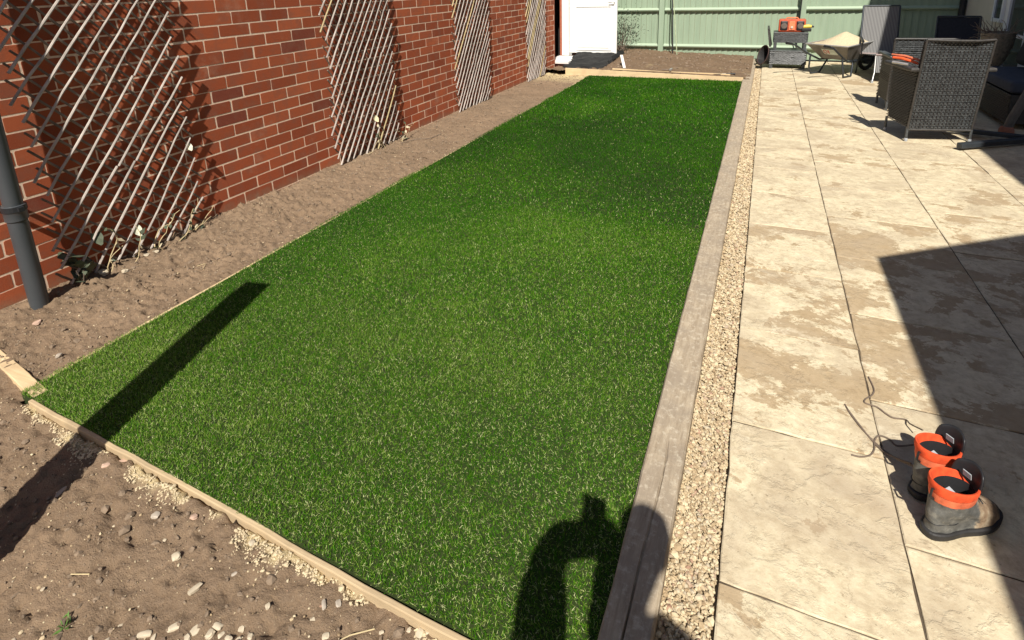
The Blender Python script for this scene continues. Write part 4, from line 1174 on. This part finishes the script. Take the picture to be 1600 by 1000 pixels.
# ------------------------------------------------------------------ weeds, leaves and stones
def gz(x, y): return float(soil_h(np.array([x]), np.array([y]))[0])
rn = random.Random(5)
for lab, x, y, n, s, mt in (('small green weed sprouting in the bare soil at lower left', -1.50, .515, 26, .011, 'leaf'),
                        ('green grass tuft beside the pale stones at the bottom of the soil', -.98, .50, 22, .010, 'leaf'),
                        ('green weed tuft in the soil below the near timber board', -.62, .615, 30, .014, 'leaf'),
                        ('dusty leafy weed at the foot of the brick wall behind the nearest trellis', -3.26, 1.60, 26, .05, 'leafd')):
    z = gz(x, y); t = thing('weed', lab, 'weed', (x, y, z), group='weeds in the soil')
    mb = MB()
    for k in range(n):
        a = rn.uniform(0, 6.28); L = s * rn.uniform(.8, 2.4); w2 = L * .12 if s < .02 else L * .3; e = rn.uniform(.2, 1.1)
        d = Vector((math.cos(a) * math.cos(e), math.sin(a) * math.cos(e), math.sin(e))); sd_ = Vector((-math.sin(a), math.cos(a), 0))
        o_ = Vector((rn.gauss(0, s * .6), rn.gauss(0, s * .6), 0)) + (Vector((0, 0, rn.uniform(0, s * 3))) if s > .02 else Vector())
        mb.add([o_, o_ + d * L * .5 + sd_ * w2, o_ + d * L, o_ + d * L * .5 - sd_ * w2], [(0, 1, 2, 3)])
    mb.build('leaves', M[mt], t)
    mb = MB()
    for k in range(4):
        a = rn.uniform(0, 6.28); mb.tube([(0, 0, 0), (math.cos(a) * s * .4, math.sin(a) * s * .4, s * 1.6)], .0012 if s < .02 else .003, 5)
    mb.build('stems', M['twig'], t)
def leafdisc(label, x, y, z, r, mat, tilt):
    o = MB(); pts = [(math.cos(a) * r * (1 + .28 * math.sin(3 * a + 1) + .1 * math.sin(7 * a)), math.sin(a) * r * .7, .008 * math.sin(2 * a)) for a in [k * math.pi / 8 for k in range(16)]]
    o.add([(0, 0, -.008)] + pts, [(0, 1 + k, 1 + (k + 1) % 16) for k in range(16)]); q = o.build('fallen_leaf', mat); q.location = (x, y, z); q.rotation_euler = tilt
    so = q.modifiers.new('s', 'SOLIDIFY'); so.thickness = .0015
    return tag(q, label, 'leaf')
leafdisc('pale dried round leaf caught in the foot of the nearest trellis', -3.29, 1.95, .15, .036, simple('dried silvery leaf', (.52, .52, .40), .8, var=.35, scale=60), (R(50), R(50), 0))
leafdisc('grey green leaf hanging in the nearest trellis above the soil', -3.30, 1.735, .20, .040, M['leafd'], (R(20), R(65), 0))
leafdisc('small pale leaf snagged high on the right edge of the nearest trellis', -3.30, 2.37, .55, .026, simple('cream leaf', (.62, .58, .46), .8), (R(20), R(65), 0))
leafdisc('cream dry leaf caught near the foot of the second trellis', -3.30, 4.28, .30, .036, simple('straw leaf', (.60, .52, .33), .8), (R(20), R(60), 0))
for lab, cy, n_, sd_ in (('withered climber with dusty leaves at the foot of the nearest trellis', 1.98, 9, 3), ('dry climber stems at the foot of the second trellis from the downpipe', 4.25, 6, 8)):
    rn2 = random.Random(sd_); t = thing('climbing_plant', lab, 'climber', (-3.27, cy, 0)); st_, lv_, ly_ = MB(), MB(), MB()
    for k in range(n_):
        p = Vector((rn2.uniform(-.02, .05), rn2.uniform(-.38, .38), -.01)); pts = [p.copy()]; a = rn2.uniform(.6, 2.5)
        for q in range(rn2.randint(5, 10)):
            a += rn2.uniform(-.7, .7); p = p + Vector((rn2.gauss(0, .008), math.cos(a) * .03, abs(math.sin(a)) * .03 + .004)); p.x = min(max(p.x, -.04), .06); pts.append(p.copy())
            if rn2.random() < .5:
                for _ in range(rn2.randint(1, 2)):
                    d = Vector((rn2.gauss(0, .6), rn2.gauss(0, 1), rn2.gauss(0, .8))).normalized(); e = d.orthogonal().normalized(); L_ = rn2.uniform(.012, .028); c_ = p + d * L_ * .8
                    (ly_ if rn2.random() < .45 else lv_).add([c_ - d * L_, c_ - d * L_ * .2 + e * L_ * .5, c_ + d * L_, c_ - d * L_ * .2 - e * L_ * .5], [(0, 1, 2, 3)])
        st_.tube(pts, [.0032 - .0018 * i / len(pts) for i in range(len(pts))], 5)
    st_.build('stems', M['straw'], t, smooth=True); lv_.build('leaves', M['leafd'], t); ly_.build('dry_leaves', simple('dry tan leaf', (.50, .44, .30), .85, var=.3), t)
def tendril(name, label, pts, r=.0016, mat='straw', cat='stem'):
    P_ = []
    for i in range(len(pts) - 1):
        for k in range(4): P_.append(Vector(pts[i]).lerp(Vector(pts[i + 1]), k / 4))
    P_.append(Vector(pts[-1])); Q_ = [P_[0]] + [(P_[i - 1] + P_[i] + P_[i + 1]) / 3 for i in range(1, len(P_) - 1)] + [P_[-1]]
    o = MB(off=pts[0]); o.tube(Q_, r, 6); q = o.build(name, M[mat], smooth=True); q.location = pts[0]; return tag(q, label, cat)
def gp(x, y, dz=.006): return (x, y, gz(x, y) + dz)
tendril('dry_stem', 'curved dry stem lying on the soil below the near board', [gp(-1.035, .63), gp(-1.03, .58), gp(-.99, .545), gp(-.935, .525)])
tendril('dry_stem', 'thin arching stem on the soil touching the near board', [gp(-.80, .62), gp(-.835, .68), gp(-.82, .75), gp(-.76, .80)])
tendril('dry_stem', 'short broken straw in the soil at lower left', [gp(-1.62, .60), gp(-1.56, .615)])
tendril('dry_stem', 'bent dry straw on the soil border near the wide trellis', [gp(-2.86, 1.97), gp(-2.82, 2.0), gp(-2.80, 1.96)])
tendril('dry_stem', 'thin dead stem lying on the border below the second trellis', [gp(-3.2, 4.5, .012), gp(-3.12, 4.66, .016), gp(-3.03, 4.78, .012), gp(-2.98, 4.92, .012)], .0035, 'twig')

IV2, IF2 = ico2()
stone_protos = []
def stone(label, x, y, r, mat='stone', el=1.0, rot=0, group='pale stones lying on the bare soil', flat=.5):
    rs = np.random.default_rng(len(stone_protos) + 50)
    d = 1 + .16 * np.sin(IV2 @ rs.normal(0, 2.2, 3) + rs.uniform(0, 6)) + .10 * np.sin(IV2 @ rs.normal(0, 4, 3))
    P = IV2 * d[:, None]
    P = P * (1 + .10 * rs.normal(0, 1, len(P)))[:, None]; el = 1 + (el - 1) * .75; P = np.clip(P, -.80, .84) * np.array([el, 1 / math.sqrt(el), flat])
    o = MB(); r *= .88
    o = MB(); o.add([tuple(p * r) for p in P], [tuple(int(i) for i in f) for f in IF2])
    q = o.build('stone', M[mat], bevel=0)
    q.data.polygons.foreach_set('use_smooth', [True] * len(q.data.polygons)); q.data.set_sharp_from_angle(angle=R(24)); q.location = (x, y, gz(x, y) + r * flat * .35); q.rotation_euler = (rs.normal(0, .12), rs.normal(0, .12), rot)
    stone_protos.append(q)
    return tag(q, label, 'stone', group)
STONES = [  # label, x, y, radius, material, elongation
    ('large oval cream stone just above the left part of the bottom cluster', -1.233, 0.616, 0.0154, 'stone', 1.5),
    ('long thin cream stone at the left end of the bottom cluster', -1.288, 0.579, 0.0133, 'stone', 2.0),
    ('broad angular stone, largest in the middle of the bottom cluster', -1.172, 0.635, 0.0172, 'stone', 1.2),
    ('bright rectangular stone at the very top of the bottom cluster', -1.130, 0.660, 0.0122, 'stone', 1.5),
    ('squarish stone between the broad angular one and the bright rectangular one', -1.134, 0.639, 0.0147, 'stone', 1.0),
    ('round white stone just below the bright rectangular one', -1.108, 0.650, 0.0108, 'stone', 1.0),
    ('rounded tan stone apart at the right of the bottom cluster', -1.077, 0.683, 0.0104, 'stone', 1.1),
    ('pale cream stone in the loose cluster at the bottom edge of the soil', -1.084, 0.651, 0.0103, 'stone', 1.3),
    ('pale cream stone in the loose cluster at the bottom edge of the soil', -1.063, 0.661, 0.0103, 'stone', 1.3),
    ('pale cream stone in the loose cluster at the bottom edge of the soil', -1.036, 0.673, 0.0098, 'stone', 1.0),
    ('pale cream stone in the loose cluster at the bottom edge of the soil', -1.406, 0.522, 0.0075, 'stone', 1.4),
    ('pale cream stone in the loose cluster at the bottom edge of the soil', -1.259, 0.580, 0.0096, 'stone', 1.5),
    ('pale cream stone in the loose cluster at the bottom edge of the soil', -1.364, 0.534, 0.0090, 'stone', 1.2),
    ('pale cream stone in the loose cluster at the bottom edge of the soil', -1.178, 0.613, 0.0107, 'stone', 1.2),
    ('pale cream stone in the loose cluster at the bottom edge of the soil', -1.235, 0.589, 0.0078, 'stone', 1.0),
    ('small white chip alone in the middle of the near soil', -1.378, 0.574, 0.0074, 'stone', 1.2),
    ('rounded cream stone lying in a crumbly dip of the near soil', -1.380, 0.737, 0.0156, 'stone', 1.0),
    ('smooth tan stone on the soil below the near timber board', -1.563, 0.805, 0.0143, 'stoneg', 1.2),
    ('long tapered cream stone on the near soil left of the dry stem', -1.255, 0.696, 0.0141, 'stone', 2.0),
    ('pinkish angular stone beside the spilled sand at the near board', -1.444, 0.841, 0.0135, 'stonep', 1.2),
    ('small round white pebble at the lower left of the soil', -1.649, 0.546, 0.0068, 'stone', 1.0),
    ('white stone touching the spilled sand below the near board', -1.220, 0.850, 0.0124, 'stone', 1.3),
    ('tiny white pebble above the crumbly dip in the near soil', -1.470, 0.765, 0.0060, 'stone', 1.0),
    ('cream stone in the bottom left corner of the soil', -1.590, 0.446, 0.0087, 'stone', 1.2),
    ('tan stone at the top end of the curved dry stem', -1.194, 0.767, 0.0095, 'stoneg', 1.3),
    ('flat tan stone at the edge of the post shadow on the near soil', -1.932, 0.747, 0.0147, 'stoneg', 2.4),
    ('bright cream stone below the near board, left of a pair of flat stones', -1.041, 0.736, 0.0089, 'stone', 1.2),
    ('squarish cream stone below the flat tan stones near the board', -0.917, 0.760, 0.0116, 'stone', 1.0),
    ('long flat tan stone touching the squarish cream stone', -0.910, 0.793, 0.0106, 'stoneg', 1.8),
    ('oval grey tan stone right of the long flat one', -0.882, 0.813, 0.0107, 'stoneg', 1.3),
    ('pale cream stone in the loose cluster at the bottom edge of the soil', -0.861, 0.742, 0.0106, 'stone', 1.2),
    ('leftmost pale stone of the heap at the bottom end of the near board', -0.746, 0.806, 0.0074, 'stone', 1.4),
    ('cream stone second from the left in the heap by the near board', -0.698, 0.818, 0.0102, 'stone', 1.1),
    ('small cream stone, left neighbour of the biggest one in the heap by the board', -0.682, 0.831, 0.0084, 'stone', 1.1),
    ('biggest stone in the heap at the bottom end of the near board', -0.653, 0.834, 0.0130, 'stone', 1.1),
    ('smallest stone in the heap, touching the biggest and nearest the board', -0.638, 0.844, 0.0065, 'stone', 1.1),
    ('pale stone in the heap against the bottom end of the near board', -0.722, 0.800, 0.0074, 'stone', 1.1),
    ('pinkish stone wedged against the foot of the near board', -0.730, 0.861, 0.0083, 'stonep', 1.2),
    ('round tan stone half buried beside the near board', -0.794, 0.862, 0.0118, 'stoneg', 1.1),
    ('large pale stone at the foot of the nearest trellis', -3.277, 1.712, 0.0345, 'stone', 1.3),
    ('square pale stone just right of the large one under the nearest trellis', -3.190, 1.775, 0.0225, 'stone', 1.0),
    ('rounded cream stone, left of two together on the border by the trellis', -3.243, 1.942, 0.0226, 'stone', 1.1),
    ('upright cream stone, right of two together on the border by the trellis', -3.255, 2.001, 0.0279, 'stone', 1.0),
    ('pinkish cream stone on the border soil below the downpipe', -3.059, 1.275, 0.0216, 'stonep', 1.2),
    ('tan stone on the border beside the left corner of the lawn', -2.697, 1.168, 0.0175, 'stoneg', 1.2),
    ('pinkish brick fragment in the sand below the near board', -1.870, 0.904, 0.0221, 'stonep', 1.8),
    ('small pink stone left of the brick fragment below the near board', -1.892, 0.865, 0.0135, 'stonep', 1.4),
]
for i, (l_, x_, y_, r_, m_, e_) in enumerate(STONES):
    stone(l_, x_, y_, r_, m_, e_, rot=(.8 + 1.5 * math.sin(i * 2.3 + (i % 5))))

# ------------------------------------------------------------------ boots
def boot(label, x, y, rz, mir=1, sc=.84):
    t = thing('work_boot', label, 'boot', (x, y, 0), rz, 'pair of work boots on the patio')
    t.scale = (sc, sc, sc)
    # local: toe towards +x, heel at x=-.12 ; length .29
    def loop(cx, cy, hx, hy, z, n=28, sq=1.0, toe=0):
        out = []
        for k in range(n):
            a = 2 * math.pi * k / n; c, s = math.cos(a), math.sin(a)
            px = cx + hx * math.copysign(abs(c) ** sq, c); py = cy + hy * math.copysign(abs(s) ** sq, s) * (1 + toe * c)
            out.append((px, py * mir, z))
        return out
    def loft(loops, mb, cap0=True, cap1=False):
        n = len(loops[0]); vs = sum(loops, []); fs = []
        for i in range(len(loops) - 1):
            for k in range(n):
                k2 = (k + 1) % n; fs.append((i * n + k, i * n + k2, (i + 1) * n + k2, (i + 1) * n + k))
        if cap0: fs.append(tuple(range(n))[::-1])
        if cap1: fs.append(tuple((len(loops) - 1) * n + k for k in range(n)))
        mb.add(vs, fs)
    def outline(z, grow=0, n=44):
        # footprint: heel round, waist narrow, ball wide, toe round
        pts = []
        L0, L1 = -.125 - grow, .165 + grow
        for k in range(n):
            a = 2 * math.pi * k / n; u = (1 + math.cos(a)) / 2          # 1 toe, 0 heel
            xx = L0 + (L1 - L0) * u
            wd = (.045 + .014 * math.exp(-((u - .72) / .22) ** 2) - .004 * math.exp(-((u - .35) / .12) ** 2) + grow)
            yy = wd * math.copysign(abs(math.sin(a)) ** .72, math.sin(a)) + .006 * math.sin(u * 3)
            pts.append((xx, yy * mir, z))
        return pts
    mb = MB(); loft([outline(.0, .002), outline(.010, .008), outline(.026, .009), outline(.030, .004)], mb, True, True); mb.build('sole', M['rubber'], t, smooth=False, bevel=.002)
    # upper: from sole up over the toe, then shaft
    def upper(fr, z):
        """fr 0..1: how far the front is pulled back at height z"""
        base = outline(z, -.001); out = []
        for (px, py, pz) in base:
            lim = .165 - fr * .165
            q = px if px < 0 else px * (lim / .165)
            sh = 1 - .10 * fr
            out.append((q, py * sh, z))
        return out
    mb = MB()
    L = [upper(0, .030), upper(.02, .045), upper(.10, .062), upper(.26, .078), upper(.46, .092), upper(.62, .108)]
    lp = []
    for i, l_ in enumerate(L):
        lp.append([(p[0], p[1] * (1 - .03 * i), p[2] + (.012 * max(0, p[0]) / .16 if i > 2 else 0)) for p in l_])
    mb.v = []; n = 44
    mixs = [0, 0, .12, .38, .66, .88]
    def ell(cx, hx, hy, z, tilt=0):
        return [(cx + hx * math.cos(2 * math.pi * k / n), hy * math.sin(2 * math.pi * k / n) * mir, z + tilt * math.cos(2 * math.pi * k / n)) for k in range(n)]
    for i in range(6):
        hx = [.12, .12, .115, .105, .095, .087][i]; e_ = ell(-.040 + (.087 - hx) * -.4, hx, .052, 0)
        lp[i] = [(a[0] * (1 - mixs[i]) + b_[0] * mixs[i], a[1] * (1 - mixs[i]) + b_[1] * mixs[i], a[2]) for a, b_ in zip(lp[i], e_)]
    lp.append(ell(-.040, .082, .050, .124, .0)); lp.append(ell(-.045, .077, .051, .142, -.004))
    lp = [[(p[0] + .0025 * math.sin(p[2] * 190 + p[1] * 60 + x * 50), p[1] + .0022 * math.sin(p[0] * 120 + p[2] * 150 + x * 90) * mir, p[2]) for p in l_] for l_ in lp]
    loft(lp, mb, False, False)
    up_ = mb.build('upper', M['bootmix'], t, smooth=True)
    ss_ = up_.modifiers.new('ss', 'SUBSURF'); ss_.levels = ss_.render_levels = 2
    # stitched seams and a padded heel counter
    mb = MB(); L2 = lp[3]
    mb.tube([(p[0] * 1.0, p[1] * 1.015, p[2]) for p in lp[2][14:31]], .0016, 5); mb.build('heel_seam', M['rubber'], t, smooth=True)
    mb = MB(); mb.tube([(lp[i][6][0], lp[i][6][1] * 1.01, lp[i][6][2] + .001) for i in range(1, 6)], .0014, 5); mb.build('side_seam', M['rubber'], t, smooth=True)
    mb = MB()
    for k in range(-4, 5):
        a_ = k * .17; mb.tube([(.083 + .02 * math.cos(a_ * 1.2), .058 * math.sin(a_), .054 + .022 * math.cos(a_ * 1.5)), (.083 + .02 * math.cos((a_ + .17) * 1.2), .058 * math.sin(a_ + .17), .054 + .022 * math.cos((a_ + .17) * 1.5))], .0014, 5)
    mb.build('toe_seam', M['rubber'], t, smooth=True)
    # orange padded cuff: outer wall and inner wall
    mb = MB(); loft([ell(-.045, .077, .051, .140, -.004), ell(-.046, .080, .054, .156, -.006), ell(-.047, .079, .054, .166, -.008)], mb, False, False); mb.build('ankle_cuff', M['coral2'], t, smooth=True)
    mb = MB(); loft([ell(-.047, .079, .054, .1665, -.008), ell(-.048, .083, .058, .180, -.012), ell(-.049, .084, .059, .194, -.016), ell(-.049, .082, .057, .199, -.017), ell(-.048, .077, .0515, .197, -.016), ell(-.046, .071, .046, .170, -.01)], mb, False, False); mb.build('collar', M['coral'], t, smooth=True)
    mb = MB(); loft([ell(-.046, .0705, .0455, .172, -.01), ell(-.045, .064, .040, .14), ell(-.03, .055, .034, .08), ell(-.02, .05, .03, .045)][::-1], mb, True, False); mb.build('lining', M['cushion'], t, smooth=True)
    # tongue: padded flap standing up at the front and folded outwards
    mb = MB(); vs = []; fs = []; nu, nv = 9, 9
    for j_ in range(nv):
        v = j_ / (nv - 1); z = .11 + .118 * v; xx = .034 - .022 * v + .03 * max(0, v - .55) ** 1.3 * 2
        for i_ in range(nu):
            u = (i_ / (nu - 1) - .5) * 2; wdt_ = .018 + .029 * math.sin(min(1, v) * 2.3)
            vs.append((xx - .022 * u * u, u * wdt_ * mir + .004, z + .015 * (1 - u * u) * v))
    for j_ in range(nv - 1):
        for i_ in range(nu - 1):
            a = j_ * nu + i_; fs.append((a, a + 1, a + nu + 1, a + nu))
    mb.add(vs, fs); o = mb.build('tongue', M['blackp'], t, smooth=True); so = o.modifiers.new('s', 'SOLIDIFY'); so.thickness = .009; sb = o.modifiers.new('ss', 'SUBSURF'); sb.levels = sb.render_levels = 1
    mb = MB(); mb.box((.006, .003, .205), (.003, .026, .022), Matrix.Rotation(R(-12), 3, 'Y')); mb.build('tongue_label', M['label'], o)
    mb = MB(); mb.box((-.062, 0.006, .146), (.050, .026, .004), Matrix.Rotation(R(-16), 3, 'Y') @ Matrix.Rotation(R(14), 3, 'X')); mb.build('insole_label', M['label'], t, bevel=.002)
    # eyelets and lacing on the instep
    mb = MB()
    for k in range(4):
        for s in (-1, 1):
            px = .078 - .018 * k; mb.tube([(px, s * .022, .083 + .011 * k), (px, s * .022, .089 + .0115 * k)], .0035, 8)
    mb.build('eyelets', M['dsteel'], t)
    mb = MB()
    for k in range(3):
        px = .078 - .018 * k; z = .090 + .011 * k
        mb.tube([(px, -.022, z), (px - .009, 0, z + .010), (px - .018, .022, z + .011)], .0022, 6); mb.tube([(px, .022, z), (px - .009, 0, z + .012), (px - .018, -.022, z + .011)], .0022, 6)
    mb.build('lacing', M['rubber'], t, smooth=True)
    mb = MB()
    vs = []; 
    a0 = [(-.122, .0, .185), (-.137, .0, .195), (-.140, 0, .165), (-.124, 0, .150)]
    mb.tube(a0, .004, 6); mb.build('pull_loop', M['blackp'], t, smooth=True)
    return t
boot('scuffed orange lined work boot nearer the camera, standing half in the shade', .596, 1.632, R(38))
boot('scuffed orange lined work boot behind its pair, farther from the camera', .588, 1.765, R(40), mir=-1)

def lace(label, pts, r=.0026):
    P_ = [Vector(p) for p in pts]; out = []
    for i in range(len(P_) - 1):
        p0 = P_[max(i - 1, 0)]; p1 = P_[i]; p2 = P_[i + 1]; p3 = P_[min(i + 2, len(P_) - 1)]
        for k in range(7):
            t = k / 7; out.append(.5 * ((2 * p1) + (p2 - p0) * t + (2 * p0 - 5 * p1 + 4 * p2 - p3) * t * t + (3 * p1 - p0 - 3 * p2 + p3) * t ** 3))
    out.append(P_[-1]); o = MB(off=pts[0]); o.tube(out, r, 6); q = o.build('boot_lace', M['twig'], smooth=True); q.location = pts[0]
    return tag(q, label, 'lace')
lace('long wavy dark boot lace trailing from the farther boot', [(0.467, 2.245, 0.0035), (0.475, 2.179, 0.0035), (0.465, 2.139, 0.0035), (0.438, 2.103, 0.0035), (0.435, 2.081, 0.0035), (0.47, 2.074, 0.0035), (0.495, 2.047, 0.0035), (0.514, 2.035, 0.0035), (0.55, 2.04, 0.0035), (0.554, 2.001, 0.02), (0.574, 1.943, 0.05)])
lace('dark doubled boot lace lying straight out from the nearer boot', [(0.368, 2.048, 0.0035), (0.382, 1.996, 0.0035), (0.412, 1.929, 0.0035), (0.45, 1.87, 0.0035), (0.485, 1.815, 0.02), (0.518, 1.764, 0.05)])
lace('dark boot lace lying alongside the straight one of the nearer boot', [(0.37, 2.035, 0.0035), (0.405, 1.948, 0.0035), (0.444, 1.868, 0.0035), (0.477, 1.82, 0.02), (0.511, 1.774, 0.05)])
lace('looping dark boot lace that crosses under the straight laces', [(0.362, 1.801, 0.0035), (0.388, 1.803, 0.0035), (0.417, 1.823, 0.0035), (0.432, 1.857, 0.0035), (0.437, 1.894, 0.0035), (0.456, 1.925, 0.0035), (0.484, 1.919, 0.0035), (0.502, 1.897, 0.0035), (0.556, 1.907, 0.02), (0.56, 1.881, 0.05)])


# ------------------------------------------------------------------ the photographer, behind the camera, whose shadow falls on the lawn
def skin_body(name, joints, edges, radii, mat, parent, sub=2):
    me = bpy.data.meshes.new(name); me.from_pydata(joints, edges, [])
    o = bpy.data.objects.new(name, me); C.objects.link(o); o.parent = parent
    sk = o.modifiers.new('skin', 'SKIN')
    for i, r in enumerate(radii): me.skin_vertices[0].data[i].radius = r if isinstance(r, tuple) else (r, r)
    me.skin_vertices[0].data[0].use_root = True
    s = o.modifiers.new('sub', 'SUBSURF'); s.levels = s.render_levels = sub
    me.materials.append(mat); sk.use_smooth_shade = True
    return o
def person():
    t = thing('person', 'person in navy top and jeans holding up a phone behind the camera', 'person', (.212, -.34, 0))
    J = [(0, 0, .95), (0, .0, 1.12), (0, -.05, 1.26), (-.01, -.03, 1.38), (-.035, .07, 1.51), (.0, .13, 1.575), (.02, .17, 1.63), (.02, .165, 1.68),
         (-.15, -.05, 1.36), (-.285, .22, 1.00), (-.300, .295, 1.30), (-.268, .315, 1.375), (-.150, .318, 1.41),
         (.14, .10, 1.41), (-.075, .22, 1.08), (-.115, .295, 1.32), (-.10, .31, 1.40), (-.14, .318, 1.43),
         (-.10, 0, .90), (-.11, .02, .50), (-.11, -.02, .09), (-.12, .10, .045),
         (.10, 0, .90), (.11, .02, .50), (.11, -.02, .09), (.12, .10, .045)]
    E_ = [(0, 1), (1, 2), (2, 3), (3, 4), (4, 5), (5, 6), (6, 7), (3, 8), (8, 9), (9, 10), (10, 11), (11, 12), (3, 13), (13, 14), (14, 15), (15, 16), (16, 17),
          (0, 18), (18, 19), (19, 20), (20, 21), (0, 22), (22, 23), (23, 24), (24, 25)]
    Rr = [(.14, .10), (.13, .095), (.15, .10), (.12, .08), .050, .052, .066, .052, .058, .058, .056, .054, .046, .060, .072, .068, .060, .050, .08, .055, .038, .035, .08, .055, .038, .035]
    body = skin_body('body', J, E_, Rr, M['skin'], t)
    S_ = [0, 1, 2, 3, 8, 9, 10, 13, 14, 15]; mp_ = {v: i for i, v in enumerate(S_)}
    Es = [(mp_[a], mp_[b]) for a, b in E_ if a in mp_ and b in mp_]
    skin_body('jersey', [J[i] for i in S_], Es, [tuple(x * 1.14 + .004 for x in (Rr[i] if isinstance(Rr[i], tuple) else (Rr[i], Rr[i]))) for i in S_], M['shirt'], t)
    S_ = [0, 18, 19, 20, 22, 23, 24]; mp_ = {v: i for i, v in enumerate(S_)}
    Es = [(mp_[a], mp_[b]) for a, b in E_ if a in mp_ and b in mp_]
    skin_body('trousers', [J[i] for i in S_], Es, [tuple(x * 1.15 + .006 for x in (Rr[i] if isinstance(Rr[i], tuple) else (Rr[i], Rr[i]))) for i in S_], M['jeans'], t)
    mb = MB(); mb.lathe([(.02, .085), (.045, .075), (.066, .045), (.071, .0), (.066, -.04)][::-1], (.02, .155, 1.655), 20); mb.build('hair', M['hair'], t, smooth=True)
    for (wx, wy, wz, sx) in ((-.215, .318, 1.425, 1), (-.105, .318, 1.425, -1)):   # fingers closing on the phone
        for k in range(4):
            zz = wz - .012 + k * .017
            o_ = skin_body('finger', [(wx, wy + .004, zz), (wx + sx * .022, wy + .016, zz + .002), (wx + sx * .040, wy + .010, zz + .003)], [(0, 1), (1, 2)], [.009, .0085, .007], M['skin'], t, 1)
    ph = thing('phone', 'black phone held upright in the hands of the photographer', 'phone', (.042, -.014, 1.475))
    mb = MB(); mb.b2(-.036, .036, -.004, .004, -.075, .073); mb.build('phone_body', M['blackp'], ph, bevel=.003)
person()
